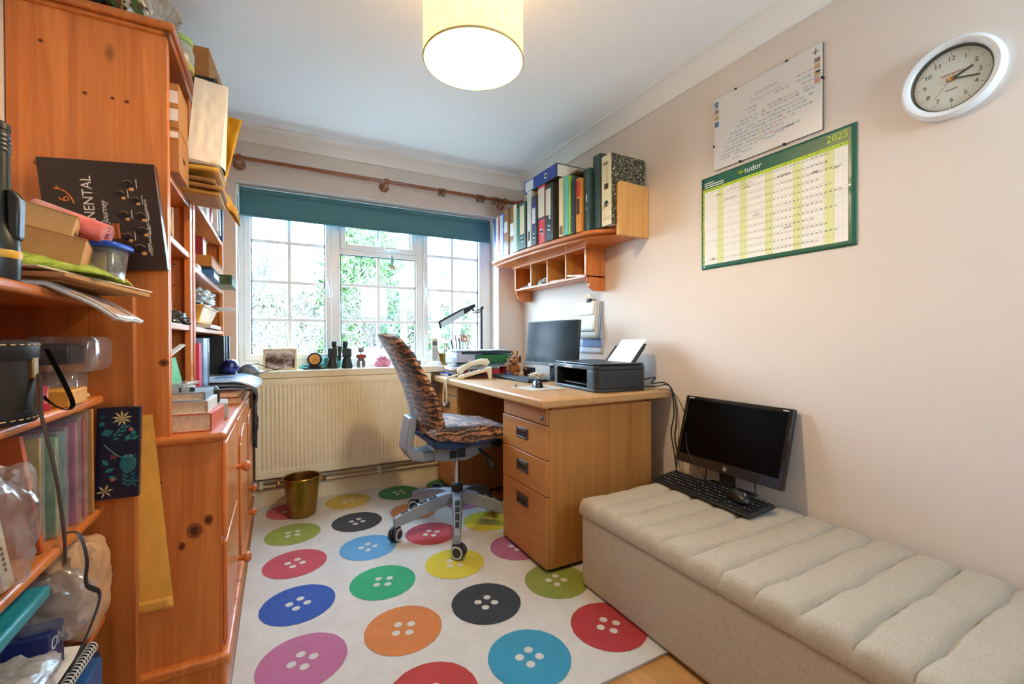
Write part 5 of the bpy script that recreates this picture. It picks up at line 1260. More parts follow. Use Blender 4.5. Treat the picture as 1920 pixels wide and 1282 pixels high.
q = MB(); sp = []
for k in range(70):
    t = k/69; a = t*5.2*pi; r = .012+.020*t; sp.append((r*cos(a)*1.25, r*sin(a)+.033))
for side_ in (0,):
    vs = []; n = len(sp)
    for y in (-.06, .075): vs += [(x*1.0, y, z) for x, z in sp]
    q.add(vs, [(i, i+1, n+i+1, n+i) for i in range(n-1)])
q.build('terry_roll', TWM, tw, rot=(0, 0, radians(65)), sol=.0065, ang=60)
# chocolate box leaning on the shelf unit
cb_ = thing('chocolate_box', 'large dark brown chocolate assortment box standing sideways against the shelf unit', 'chocolate box', (-.270, 1.5235, 1.257)); cb_.rotation_euler = (0, radians(-5.5), 0)
CW, CH = .236, .288
MB().b(-CW, 0, 0, .034, 0, CH).build('carton', M('2a1712', .35, var=.05, coat=.2), cb_, bev=.0015)
q = MB(); lettering(q, 'CONTINENTAL', .030, (-.146, -.0004, .142), (0, 0, 1), (-1, 0, 0)); q.build('lettering', M('e2d6c8', .4), cb_); q = MB(); lettering(q, 'UNIQUE FLAVOURS, SELECTED INGREDIENTS', .0075, (-.030, -.0004, .115), (0, 0, 1), (-1, 0, 0)); q.build('lettering', M('e2d6c8', .4), cb_); q = MB(); lettering(q, 'the Taste Journey', .019, (-.118, -.0004, .115), (0, 0, 1), (-1, 0, 0), .35); q.build('lettering', M('e2d6c8', .4), cb_)
q = MB().b(-.105, -.091, -.0008, 0, .085, .125); q.build('orange_panel', M('c4632c', .4), cb_)
q = MB(); lettering(q, 'DARK SELECTION', .0055, (-.098, -.0012, .105), (0, 0, 1), (-1, 0, 0)); q.build('lettering', M('3a2018', .4), cb_)
q = MB().tube([(-.205+.03*cos(a)*1.0, -.0006, .165+.045*sin(a)) for a in [.2+1.5*k/14 for k in range(15)]], .0016, 5); lettering(q, '6', .03, (-.192, -.0006, .185), (0, 0, 1), (-1, 0, 0)); lettering(q, '+', .02, (-.203, -.0006, .213), (0, 0, 1), (-1, 0, 0)); q.build('crest', M('d4722c', .4), cb_)
q = MB(); rr = random.Random(5)
for (x, z, r) in ((-.065, .232, .017), (-.082, .205, .014), (-.052, .190, .013), (-.080, .150, .015), (-.045, .148, .015), (-.045, .108, .015), (-.078, .092, .014), (-.055, .060, .017)):
    q.slot(0).ball((x, 0, z), (r, .0012, r*.8), 14); q.slot(1).tube([(x-r*.5, -.0014, z+r*.3), (x+r*.2, -.0016, z+r*.55), (x+r*.7, -.0014, z+r*.1)], .0012, 4); q.slot(2).ball((x+r*.5, -.0004, z-r*.9), (r*.35, .001, r*.3), 8); q.slot(3).b(x+r*1.15, x+r*1.2+.001, -.0005, 0, z-.012, z+.012)
q.build('printed_chocolates', [M('1a0f0c', .3), M('8a6a58', .4), M('c9924e', .4), M('cfc2b2', .5)], cb_)
# ---- second shelf (.9195)
cs_ = thing('binocular_case', 'round black case with woven sides and white stitching on the second shelf', 'case', (-.470, 1.065, S2))
WV = Nd('woven_leather'); v = WV.coord()
br_ = WV.add('ShaderNodeTexBrick'); WV.link(WV.coord((1, 1, 1), (radians(35), 0, radians(35))), br_.inputs['Vector']); br_.inputs['Scale'].default_value = 85; br_.inputs['Mortar Size'].default_value = .12
br_.inputs['Color1'].default_value = lin('4a3c28'); br_.inputs['Color2'].default_value = lin('6b5636'); br_.inputs['Mortar'].default_value = lin('14110c')
WV.bump(br_.outputs['Fac'], -.8, .003); WVM = WV.fin(br_.outputs['Color'], .35)
LEA = M('17181b', .4, var=.15, bump=.15)
def ell(r, h): return (r, h)
MB().lathe([(.0, 0), (.093, 0), (.095, .003), (.095, .020)], n=40, ry=.95).build('base_band', LEA, cs_)
MB().lathe([(.093, .020), (.093, .108)], n=40, ry=.95).build('woven_side', WVM, cs_)
MB().lathe([(.096, .108), (.097, .110), (.097, .138), (.090, .143), (.0, .145)], n=40, ry=.95).build('lid', LEA, cs_)
q = MB()
for k in range(44):
    for h, r in ((.134, .0975), (.008, .0955)):
        a0, a1 = 2*pi*(k+.2)/44, 2*pi*(k+.75)/44
        q.tube([(r*cos(a), r*.95*sin(a), h) for a in (a0, (a0+a1)/2, a1)], .0011, 4)
q.build('stitching', M('c9b078', .6), cs_)
q = MB().b(.085, .097, -.010, .010, .075, .112); q.build('clasp', M('8f7040', .4, .5), cs_, bev=.002)
def strap(label, pts, wd, col=None):
    P = [Vector(p) for p in pts]; out = []
    for i in range(len(P)-1):
        p0, p1, p2, p3 = P[max(0, i-1)], P[i], P[i+1], P[min(len(P)-1, i+2)]
        for k in range(6):
            t = k/6; out.append(.5*((2*p1)+(p2-p0)*t+(2*p0-5*p1+4*p2-p3)*t*t+(3*p1-p0-3*p2+p3)*t**3))
    out.append(P[-1])
    return tag(MB().tube(out, wd, 10, flat=.16).build('leather_strap', col or M('3a2618', .8, var=.2, spec=.15), ang=60), label, 'strap', 'straps of the round case')
strap('brown leather strap hanging from the round case past the two shelves below', [(-.372, 1.075, 1.00), (-.366, 1.06, .965), (-.362, 1.05, .93), (-.350, 1.05, .86), (-.342, 1.05, .80), (-.335, 1.05, .72), (-.337, 1.06, .665)], .0085)
strap('black strap loop hanging beside the round case on the second shelf', [(-.372, 1.10, 1.045), (-.362, 1.12, 1.00), (-.350, 1.13, .955), (-.347, 1.13, .935), (-.354, 1.12, .930), (-.366, 1.10, .945), (-.375, 1.095, .960)], .0055, LEA)
strap('thin dark strap snaking below the third shelf', [(-.395, 1.235, .660), (-.372, 1.235, .655), (-.352, 1.21, .610), (-.350, 1.20, .56), (-.335, 1.22, .525), (-.345, 1.20, .47), (-.365, 1.16, .41)], .0055, LEA)
db = thing('clear_display_box', 'clear plastic display box holding a black object at the back of the second shelf', 'display box', (-.445, 1.405, S2))
loft(MB(), [[(x, y, z) for x, y in rr_(w, d_, .02)] for w, d_, z in ((.062, .09, .008), (.066, .10, .070))], True, False).build('body', CLEARP, db, sol=.0015)
loft(MB(), [[(x+.012, y, z) for x, y in rr_(w, d_, .02)] for w, d_, z in ((.104, .13, .070), (.120, .14, .082), (.120, .14, .140), (.108, .13, .150))]).build('lid', CLEARP, db)
MB().b(-.04, .025, -.05, .05, .085, .135).build('dark_insert', BLACK, db, bev=.006)
MB().b(-.04, .03, -.055, .055, 0, .010).build('base_strip', M('d9cd9a', .5), db, bev=.003)
tag(MB().lathe([(0, 0), (.012, 0), (.013, .016), (.009, .022), (.009, .05), (0, .051)], n=16).build('lipstick', [M('b02a3c', .35)], loc=(-.418, 1.215, S2)), 'small red-capped tube on the second shelf beside the strap', 'tube')
tag(MB().b(-.035, .035, -.05, .05, 0, .035).build('orange_packet', M('d99a3a', .5), loc=(-.425, 1.19+.115, S2), bev=.003), 'orange packet behind the straps on the second shelf', 'packet')
# ---- third shelf (.6375)
bk_ = thing('hardback_book', 'pale pink hardback standing in the clear bag on the third shelf', 'book', (-.402, 1.045, S3+.006), radians(-6)); bk_.rotation_euler = (0, radians(-9), radians(-6))
MB().b(-.12, 0, -.014, -.012, 0, .225).b(-.12, 0, .012, .014, 0, .225).b(-.003, 0, -.012, .012, 0, .225).build('cover', M('d8b8a0', .5), bk_)
MB().b(-.118, -.003, -.012, .012, .004, .221).build('page_block', PAPER, bk_)
MB().b(0, .0012, -.013, .013, .002, .223).build('spine', M('ded3b8', .5), bk_)
q = MB(); q.b(.0013, .0018, -.006, .006, .205, .215)
for k in range(19):
    if k in (5, 11, 16): continue
    q.b(.0013, .0018, -.003, .003, .03+.009*k, .036+.009*k)
q.build('spine_marks', M('4a3c30', .6), bk_)
def bagmesh(name, label, loc, r, seed, mat=BAGP, amp=.25, rot=(0, 0, 0), zc=True):
    q = MB()
    def f(u, v):
        a = 2*pi*u; t = pi*v; dv = Vector((cos(a)*sin(t), sin(a)*sin(t), cos(t)))
        sq = (abs(dv.x)**3+abs(dv.y)**3+abs(dv.z)**3)**(-1/3)
        k = sq*(1+amp*nz(dv.x*2.5+seed, dv.y*2.5, dv.z*2.5)+amp*.5*abs(nz(dv.x*7+seed, dv.y*7, dv.z*7)))
        return (dv.x*r[0]*k, dv.y*r[1]*k, max(-r[2], dv.z*r[2]*k)+r[2])
    q.grid(f, 44, 28)
    return tag(q.build(name, mat, loc=loc, rot=rot, ang=28), label, 'plastic bag')
bagmesh('clear_bag', 'clear plastic bag around a pale hardback on the third shelf', (-.435, 1.05, S3+.002), (.060, .048, .102), 3)
env('orange_folder', 'rust orange folder standing behind the bagged book on the third shelf', [(-.56, 1.20, S3+.23), (-.445, 1.20, S3+.235), (-.415, 1.20, S3+.002), (-.56, 1.20, S3+.002)], .014, M('b4551f', .6), 'folder')
def sleeve(label, y, x0, x1, h, col, th=.022, veil=.30):
    t = thing('plastic_sleeve', label, 'sleeve', (x1, y, S3), 0, 'sleeves standing on the third shelf')
    q = MB(); sd = y*37
    q.grid(lambda u, v: (-(x1-x0)*u, th*.5*(1+.35*nz(u*4+sd, v*5, 1)), h*v*(1-.04*abs(nz(u*3, sd, 2)))), 8, 12); q.grid(lambda u, v: (-(x1-x0)*u, -th*.5*(1+.35*nz(u*4+sd, v*5, 7)), h*v*(1-.04*abs(nz(u*3, sd, 2)))), 8, 12)
    q.grid(lambda u, v: (.003*nz(v*9, sd, 3), th*(u-.5), h*v), 3, 12); q.grid(lambda u, v: (-(x1-x0)*v, th*(u-.5), h), 3, 8)
    q.build('film', BAGP, t, ang=40)
    MB().b(-(x1-x0)+.004, -.004, -th*.3, th*.3, .003, h*.95).build('sheet_stack', M(col, .6, var=.3, scale=18), t)
sleeve('yellow card sleeve standing next to the rust folder on the third shelf', 1.245, -.53, -.428, .235, 'd8c26a', .012)
sleeve('pale green plastic sleeve of leaflets on the third shelf', 1.290, -.54, -.418, .225, '8fb88a', .03)
sleeve('teal patterned leaflet sleeve on the third shelf', 1.325, -.54, -.418, .230, '5fa09a', .02)
sleeve('pink plastic sleeve standing on the third shelf', 1.362, -.54, -.408, .245, 'd0688c', .026)
sleeve('red-edged white sleeve beside the pink one on the third shelf', 1.395, -.54, -.405, .25, 'd8564e', .016)
env('card_divider', 'tan card standing between the sleeves and the floral box', [(-.56, 1.425, S3+.255), (-.402, 1.425, S3+.255), (-.402, 1.425, S3+.002), (-.56, 1.425, S3+.002)], .008, CARD, 'card')
fb = thing('floral_notebook', 'navy notebook with painted flowers and leaves standing at the far end of the third shelf', 'notebook', (-.323, 1.455, S3+.018)); fb.rotation_euler = (0, radians(1.5), 0)
MB().b(-.085, 0, 0, .003, 0, .232).b(-.085, 0, .017, .020, 0, .232).b(-.003, 0, .003, .017, 0, .232).build('cover', M('0e1530', .35, var=.04), fb, bev=.001)
MB().b(-.083, -.003, .003, .017, .002, .230).build('page_block', M('cfc6b4', .7), fb)
q = MB()
def fl(x, z, r, n, col, y=-.0006):
    q.slot(col)
    for k in range(n):
        a = 2*pi*k/n+.2; q.add([(x, y, z), (x+r*.55*cos(a-.22), y, z+r*.55*sin(a-.22)), (x+r*cos(a), y, z+r*sin(a)), (x+r*.55*cos(a+.22), y, z+r*.55*sin(a+.22))], [(0, 1, 2, 3)])
fl(-.036, .205, .021, 9, 0); fl(-.066, .022, .018, 6, 0); fl(-.012, .04, .016, 5, 2); fl(-.05, .108, .010, 5, 3); fl(-.075, .21, .008, 4, 2)
q.slot(1)
def leafb(x, z, a, ln, wd, col): 
    q.slot(col); ca, sa = cos(a), sin(a)
    q.add([(x, -.0006, z), (x+ln*.5*ca-wd*sa, -.0006, z+ln*.5*sa+wd*ca), (x+ln*ca, -.0006, z+ln*sa), (x+ln*.5*ca+wd*sa, -.0006, z+ln*.5*sa-wd*ca)], [(0, 1, 2, 3)])
q.slot(2).tube([(-.07+.065*k/12, -.0006, .14-.03*sin(k/12*pi*.8)-.01*k/12) for k in range(13)], .0011, 4)
for k in range(7): leafb(-.055+.007*k*.5, .15+.005*k, .7+.5*(k % 2)*2-.4, .017, .003, 2); leafb(-.020, .030+.005*k, 2.4-1.8*(k % 2), .02, .0028, 4)
for (x, z, a) in ((-.03, .145, 1.0), (-.02, .15, .4), (-.012, .155, 1.6), (-.06, .085, 2.2), (-.068, .07, .4), (-.06, .06, -.6)): leafb(x, z, a, .022, .006, 2)
q.slot(4).ball((-.022, .0, .088), (.017, .0010, .024), 16); q.slot(5)
for k in range(7): leafb(-.022, .074+.005*k, .6, .010, .0018, 5); leafb(-.022, .074+.005*k, pi-.6, .010, .0018, 5)
q.slot(3).ball((-.018, 0, .175), (.005, .001, .005), 10).ball((-.052, 0, .05), (.005, .001, .005), 10)
q.slot(1); leafb(-.078, .165, .3, .028, .010, 4); leafb(-.08, .185, .9, .016, .007, 4)
q.build('painted_flowers', [M('d9c47a', .5), M('2f8f8a', .5), M('2a7a72', .5), M('c9604a', .5), M('1f6a6c', .5), M('b9c8a8', .5)], fb)
# ---- fourth shelf (.3525)
bagmesh('brown_paper_bag', 'crumpled brown paper bag on the fourth shelf', (-.435, 1.405, S4+.001), (.062, .068, .116), 21, M('c39a72', .8, var=.12, bump=.25), .16)['category'] = 'paper bag'
bagmesh('clear_packet', 'crinkled clear packet over the brown paper bag on the fourth shelf', (-.425, 1.27, S4+.075), (.066, .045, .066), 8, BAGP, .2)
bx = thing('blue_box', 'small dark blue carton lettered ON below the teal case', 'box', (-.478, 1.205, S4+.001), 0)
MB().b(0, .070, 0, .07, 0, .115).build('carton', M('1c2f6e', .45), bx, bev=.002)
q = MB(); lettering(q, 'ON', .036, (.0706, .036, .088), (0, 1, 0), (0, 0, 1)); q.build('lettering', M('d8dce8', .5), bx)
tag(MB().b(0, .13, 0, .27, 0, .024).build('teal_case', M('1f8a9c', .35), loc=(-.522, .90, S4+.205), rot=(radians(1.5), 0, radians(0)), bev=.006), 'flat teal plastic case jutting under the third shelf', 'case')
tag(MB().b(0, .10, 0, .21, 0, .028).build('grey_box', M('6b6f7a', .5), loc=(-.535, .90, S4+.176), bev=.003), 'grey box under the flat teal case on the fourth shelf', 'box')
tag(MB().b(0, .09, 0, .20, 0, .172).build('cardboard_carton', CARD, loc=(-.54, .90, S4+.001), bev=.003), 'brown carton under the grey box on the fourth shelf', 'cardboard box')
bagmesh('clear_bag', 'clear bag with red and blue contents above the spiral notebook', (-.425, 1.06, S4+.062), (.055, .10, .030), 14, clear('filmy_bag', (.95, .95, .95, 1), .08, .25, .3), .22)
tag(MB().b(-.045, .045, -.07, .07, 0, .02).build('red_booklet', M('c03a34', .45), loc=(-.43, .99, S4+.045), rot=(0, radians(8), .1), bev=.002), 'red booklet inside the clear bag by the spiral notebook', 'booklet')
sn = thing('spiral_notebook', 'dark spiral notebook lying on the fourth shelf with its wire edge outwards', 'notebook', (-.372, 1.33, S4+.002), radians(-2))
MB().b(-.15, 0, -.25, 0, 0, .003).b(-.15, 0, -.25, 0, .014, .016).build('cover', M('23282c', .45), sn)
MB().b(-.15, -.004, -.248, -.002, .003, .014).build('page_block', PAPER, sn)
q = MB()
for k in range(24): q.tube([(-.006+.010*cos(a), -.008-.0102*k, .008+.012*sin(a)) for a in [2*pi*j/12 for j in range(12)]], .0013, 4, closed=True)
q.build('wire_binding', M('e2e2de', .4), sn)
env('paper_wad', 'white printed pages fanned on the spiral notebook', [(-.52, 1.10, S4+.042), (-.392, 1.06, S4+.030), (-.392, 1.32, S4+.022), (-.52, 1.34, S4+.036)], .004, PAPER, 'papers')
env('pink_sheet', 'pink sheet in a clear pocket beside the white pages', [(-.545, 1.08, S4+.050), (-.430, 1.08, S4+.046), (-.430, 1.30, S4+.040), (-.545, 1.32, S4+.046)], .003, M('d89aa0', .6), 'paper')
env('green_leaflet', 'dark green leaflet under the pink sheet', [(-.56, 1.06, S4+.056), (-.470, 1.06, S4+.054), (-.455, 1.35, S4+.048), (-.56, 1.36, S4+.052)], .003, M('4f6b3a', .6), 'leaflet')
# ---- bottom: blue books standing out below
tag(MB().b(-.16, 0, -.22, 0, 0, .235).build('blue_folder', M('1f5a9c', .45), loc=(-.366, 1.345, .0915), bev=.004), 'blue folder on the lowest shelf under the spiral notebook', 'folder')
tag(MB().b(-.15, 0, -.05, 0, 0, .215).build('navy_book', M('1b2f55', .45), loc=(-.385, 1.405, .0915), bev=.003), 'navy book on the lowest shelf beside the blue folder', 'book')
# padded envelope slid between bookcase and cabinet
pe = thing('padded_envelope', 'large yellow padded envelope tucked between the bookcase end and the cabinet', 'envelope', (-.33, 1.534, .31))
def pef(u, v):
    x = -.10+.020+.085*u*(1-.0*v) + (1-v)*.044*u - .0*v; x = (-.10)+(.122+.044*(1-v))*u
    return (x, .004*sin(pi*u)*sin(pi*v)*.8+.0012*nz(u*9, v*16, 3), .545*v)
q = MB(); q.grid(lambda u, v: (pef(u, v)[0], -.002-pef(u, v)[1], pef(u, v)[2]), 16, 40); q.grid(lambda u, v: (pef(u, v)[0], .002+pef(u, v)[1], pef(u, v)[2]), 16, 40)
q.build('paper_skin', M('f0b048', .65, var=.06, bump=.15), pe, ang=60)
q = MB(); q.grid(lambda u, v: (pef(u, v*.06)[0], -.0075, .001+.032*v), 10, 3); q.build('bottom_seal', M('e8a844', .7), pe, sol=.0008)
# ------------------------------------------------------------------ things on the cabinet and in the shelf units
ZT = CZ+.0005
simple_book('thick_book', 'thick book with orange jacket at the bottom of the stack on the cabinet corner', (-.435, 1.625, ZT), radians(-4), .255, .20, .054, 'c9552c', pages='e2cda8', spine='x1', group='books stacked on the cabinet corner')
simple_book('thick_book', 'thick pale-jacketed book second in the stack on the cabinet corner', (-.435, 1.622, ZT+.0545), radians(-2), .245, .17, .038, 'd6d9d8', pages='e0caa4', spine='x1', group='books stacked on the cabinet corner')
simple_book('thick_book', 'blue-grey jacketed book on top of the stack on the cabinet corner', (-.435, 1.618, ZT+.093), radians(-1), .238, .165, .026, '7d93a8', pages='e4d2b0', spine='x1', group='books stacked on the cabinet corner')
dv_ = thing('dvd_case', 'disc case with dark patterned strip on top of the stacked books', 'disc case', (-.36, 1.625, ZT+.1195), radians(8))
MB().b(-.06, .135, 0, .13, 0, .013).build('case', M('23292e', .3, coat=.4), dv_, bev=.002); MB().b(-.056, .131, .004, .126, .013, .0136).build('cover_sheet', M('8f9aa6', .3, var=.3, scale=30), dv_)
q = MB()
for k in range(7): q.lathe([(.008, -.0006), (.011, -.0006)], (-.045+.026*k, 0, .0065), 10, 'y')
q.build('wave_print', M('d9dde0', .5), dv_)
tag(MB().b(-.055, .055, 0, .12, 0, .010).build('clear_case', clear('clear_case_plastic', (.92, .95, .97, 1), .14, .05, .2), loc=(-.31, 1.66, ZT+.1335), rot=(0, 0, radians(-12)), bev=.002), 'clear disc case lying over the patterned one', 'disc case')
rd = thing('pocket_radio', 'black pocket radio with ribbed grille lying beyond the book stack', 'radio', (-.235, 1.845, ZT+.058), radians(10))
MB().b(-.05, .05, -.03, .10, 0, .050).build('body', BLACK, rd, bev=.005)
q = MB()
for k in range(12): q.b(-.044, .044, -.022+.0095*k, -.017+.0095*k, .050, .0518)
q.build('grille', M('3f464c', .4), rd)
tag(MB().b(-.06, .06, -.05, .09, 0, .056).build('grey_carton', M('a8a49a', .6), loc=(-.222, 1.87, ZT), rot=(0, 0, radians(6)), bev=.003), 'grey carton under the pocket radio', 'box')
# magazines and books towards the window
simple_book('book', 'tan-edged book lowest under the magazines by the window', (-.40, 2.22, ZT), radians(2), .255, .36, .028, 'b5532c', pages='cda679', spine='y1', group='books under the magazines')
simple_book('book', 'second book under the magazines by the window', (-.40, 2.24, ZT+.0285), radians(-3), .245, .34, .026, '7a3b26', pages='d8b48a', spine='y1', group='books under the magazines')
def flop(name, label, x0, x1, y0, y1, z, th, mat, droop=.05, cat='magazine', sd=1, group='magazines heaped on the cabinet by the window'):
    q = MB(); 
    def f(u, v):
        x = x0+(x1-x0)*u; y = y0+(y1-y0)*v; dr = max(0, x+.19)
        return (x+.01*sin(v*3), y, z-droop*(dr/.12)**2+.004*nz(u*3+sd, v*4, sd)+.002)
    q.grid(f, 16, 14); return tag(q.build(name, mat, sol=-th if False else th), label, cat, group)
GLO = Nd('glossy_blue_page'); v = GLO.coord(); f = GLO.noise(v, 9, 3, .8); GLOM = GLO.fin(GLO.ramp(f, [(.36, lin('3f4f68')), (.48, lin('8fa0b4')), (.6, lin('d3d9df')), (.7, lin('56657a'))]), .25)
flop('magazine', 'open glossy magazine on top of the heap by the window', -.42, -.085, 2.28, 2.80, ZT+.093, .006, GLOM, .045, sd=2)
flop('magazine', 'grey magazine under the open glossy one', -.42, -.10, 2.32, 2.78, ZT+.077, .010, M('c9c9c4', .4, var=.2, scale=14), .035, sd=5)
flop('newspaper', 'folded newspaper lying on the cabinet edge before the magazines', -.30, -.128, 2.30, 2.66, ZT+.0585, .004, M('b9c4cc', .5, var=.3, scale=40), .010, 'newspaper', 8, None)
bw = MB()
def bagd(u, v):
    y = 2.80+.24*u; s = v
    x = -.20+.085*min(1, s*2.2) if s < .45 else -.115+.012*nz(u*5, s*6, 1)
    z = ZT+.006 if s < .42 else ZT-.005-.34*(s-.42)/.58*(1-.25*abs(u-.4))
    return (x+.010*nz(u*6, s*7, 4), y, z+.004*nz(u*5, s*5, 9))
bw.grid(bagd, 16, 30)
tag(bw.build('black_cloth_bag', M('1a1c20', .75, var=.2, bump=.3), sol=.004, ang=60), 'black cloth bag draped over the window end of the cabinet', 'bag')
gb = thing('glass_paperweight', 'cobalt blue glass paperweight on the magazines by the window', 'paperweight', (-.225, 2.745, ZT+.095))
MB().ball((0, 0, .040), (.042, .042, .042), 22).build('glass', M('14207a', .08, var=.5, scale=22, coat=1), gb); MB().lathe([(.03, -.003), (.034, .004), (.026, .012), (0, .012)], n=22).build('stand', BLACK, gb)
hd = thing('head_torch', 'grey folded headset with thin black cable beside the blue glass', 'headset', (-.145, 2.86, ZT+.05), radians(15))
crm = MB(); crm.grid(lambda u, v: (.055*cos(2*pi*u)*sin(pi*v)*(1+.25*nz(cos(2*pi*u)*2, sin(2*pi*u)*2, v*3)), .05*sin(2*pi*u)*sin(pi*v), .05*cos(pi*v)*(1+.2*nz(u*6, v*4, 2))+.04), 28, 16); crm.build('shell', M('73767c', .4, var=.35, scale=25), hd, ang=50)
MB().tube([(-.07, -.03, .03), (-.03, -.05, .085), (.03, -.06, .095), (.08, -.06, .07), (.13, -.07, .055)], .0025, 6).build('lead', BLACK, hd); MB().tube([(-.05, -.06, .02), (.02, -.065, .04), (.12, -.075, .06), (.16, -.08, .07)], .0025, 6).build('lead', BLACK, hd)
# magazine files, pink binder and photo file on the bottom of the wide unit
def upright(name, label, y0, y1, h, x0, col, cat, group=None, extra=None, z=ZT):
    t = thing(name, label, cat, (x0, y0, z), 0, group); w_ = y1-y0
    MB().b(-.20, 0, 0, .002, 0, h).b(-.20, 0, w_-.002, w_, 0, h).b(-.0025, 0, .002, w_-.002, 0, h).build('cover', col if not isinstance(col, str) else M(col, .45), t)
    MB().b(-.196, -.003, .002, w_-.002, .004, h-.006).build('page_block', PAPER, t)
    if extra: extra(t, w_, h)
    return t
Zm = ZT+.0
upright('pink_binder', 'bright pink binder standing on the cabinet inside the wide shelf unit', 2.045, 2.10, .265, -.268, 'd0365e', 'binder', 'files standing in the wide shelf unit')
upright('photo_binder', 'binder with a pale blue sky picture cover beside the pink one', 2.105, 2.215, .285, -.262, M('7fa3c9', .35, var=.35, scale=16), 'binder', 'files standing in the wide shelf unit')
for (a, b_, h, x0, lb, sl) in ((2.222, 2.275, .285, -.262, 'black ring file with metal-edged spine beside the sky picture binder', 1), (2.85, 2.92, .300, -.252, 'black file in the middle of the dark trio by the window', 0), (2.925, 2.99, .300, -.245, 'black file nearest the window in the wide shelf unit', 0)):
    def ex(t, w_, h, sl=sl):
        q = MB().b(0, .0015, w_*.42, w_*.58, .02, h-.02) if sl else MB().b(0, .001, w_*.06, w_*.10, .005, h-.005)
        q.build('spine_strip', CHROME if sl else M('6d7276', .4), t)
    upright('black_file', lb, a, b_, h, x0, '191b1e', 'file', 'files standing in the wide shelf unit', ex)
upright('black_file', 'broad black file standing left in the dark trio by the window', 2.775, 2.845, .30, -.256, '17191c', 'file', 'files standing in the wide shelf unit')
# wide unit, shelf at 1.112: yellow tray and clear film on top
yt = thing('yellow_tray', 'yellow plastic tray full of papers in the wide shelf unit', 'tray', (-.40, 2.58, 1.1125+.025), 0)
loft(MB(), [[(x, y, z) for x, y in rr_(w, d_, .03)] for w, d_, z in ((.17, .44, .0), (.22, .52, .07), (.24, .54, .075))], True, False).build('body', M('dda22a', .4), yt, sol=.004)
MB().b(-.09, .09, -.22, .22, .072, .082).build('dark_papers', M('3a3630', .7), yt, bev=.003)
sheaf('loose papers under the yellow tray in the wide shelf unit', .26, .50, 1.1125, .016, 'c9ccc8', -.40, 2.60, .02, .003)
crumple('crumpled_film', 'crumpled clear film heaped on the yellow tray', 'plastic film', (-.365, 2.56, 1.2215), (.08, .20, .055), M('c4ccd2', .25, var=.2, coat=.3), 31, amp=.45, flat=.4)
flop('paper_sheet', 'white paper curling over the front of the yellow tray', -.36, -.215, 2.62, 2.90, 1.222, .0015, PAPER, .02, 'paper', 3, None)
# wide unit, shelf at 1.345
simple_book('green_landscape_box', 'long box with dark landscape picture jutting out of the wide shelf unit', (-.42, 2.66, 1.3455), radians(0), .212, .30, .050, M('3f5236', .35, var=.5, scale=20), 'box', pages='44583a')
simple_book('blue_book', 'small blue book beside the landscape box in the wide shelf unit', (-.42, 2.38, 1.3455), 0, .165, .24, .032, '2f6aa8')
simple_book('wooden_box', 'plain wooden box lying across the books in the wide shelf unit', (-.46, 2.40, 1.397), 0, .195, .52, .050, M('b5742f', .5, var=.1), 'box', pages='b5742f')
simple_book('red_book', 'dark red book standing on the wooden box in the wide shelf unit', (-.46, 2.42, 1.4475), 0, .16, .14, .085, '8a1f26')
tag(MB().b(0, .14, 0, .09, 0, .03).build('white_carton', M('c9d2dc', .5), loc=(-.43, 2.20, 1.346), bev=.003), 'small white and blue carton in the wide shelf unit', 'box')
# wide unit, shelf at 1.619
for k, (a, b_, h, c, lb, nm) in enumerate(((2.16, 2.24, .135, '3f5a3a', 'book with a green landscape jacket on the upper shelf of the wide unit', 'book'), (2.245, 2.31, .125, '6b7a5a', 'sage book beside the green jacket on the upper shelf', 'book'), (2.42, 2.47, .14, 'd3d7da', 'white slim case standing on the upper shelf of the wide unit', 'case'), (2.475, 2.51, .145, 'b9c4cc', 'pale grey slim case beside the white one on the upper shelf', 'case'))):
    upright('jacketed_book' if nm == 'book' else 'slim_case', lb, a, b_, h, -.285, c, nm, None, None, 1.6195)
tag(MB().lathe([(.0, 0), (.04, 0), (.045, .02), (.045, .09), (.04, .11), (.045, .125), (0, .128)], n=22).build('red_mug', M('9c2a22', .35, coat=.4), loc=(-.325, 2.58, 1.6195)), 'round red tin on the upper shelf of the wide unit', 'tin')
for k, (y, c, lb) in enumerate(((2.68, 'e6e9ec', 'white tilted leaflet case at the window end of the upper shelf'), (2.80, 'c2ccd6', 'pale blue tilted leaflet case at the window end of the upper shelf'), (2.92, '31507a', 'navy book standing at the window end of the upper shelf'))):
    o = upright('leaflet_case' if k < 2 else 'navy_book', lb, y, y+.03, .20 if k < 2 else .27, -.270, c, 'case' if k < 2 else 'book', None, None, 1.6195)
    o.rotation_euler = (radians(12 if k < 2 else 0), 0, 0)
# narrow unit contents
op = thing('small_picture', 'small picture of an orange-brown cat standing in the narrow shelf unit', 'picture', (-.315, 1.70, 1.3745), radians(0))
d = Nd('cat_print'); v = d.coord(); f = d.noise(v, 20, 3, 1); CATM = d.fin(d.ramp(f, [(.35, lin('6a3a18')), (.5, lin('b9803f')), (.65, lin('d9b98a'))]), .4)
MB().b(-.10, .0, .140, .146, 0, .13).build('print', CATM, op); MB().b(-.104, .004, .146, .152, 0, .136).build('mount', M('d9cfb4', .6), op)
tag(MB().lathe([(0, 0), (.025, 0), (.026, .06), (.02, .075), (0, .076)], n=18).build('glass_jar', CLEARP, loc=(-.31, 1.655, 1.1145)), 'clear little jar in the narrow shelf unit by the plain side', 'jar')
crumple('grey_trinket', 'dull metal trinket on the middle shelf of the narrow unit', 'trinket', (-.315, 1.80, 1.1145), (.035, .05, .028), M('5d6266', .3, .6, .3), 41, amp=.6, flat=.3)
crumple('dark_trinket', 'dark little trinket further along the middle shelf of the narrow unit', 'trinket', (-.31, 1.90, 1.1145), (.03, .04, .016), M('2a2c2e', .4, .3), 44, amp=.6, flat=.3)
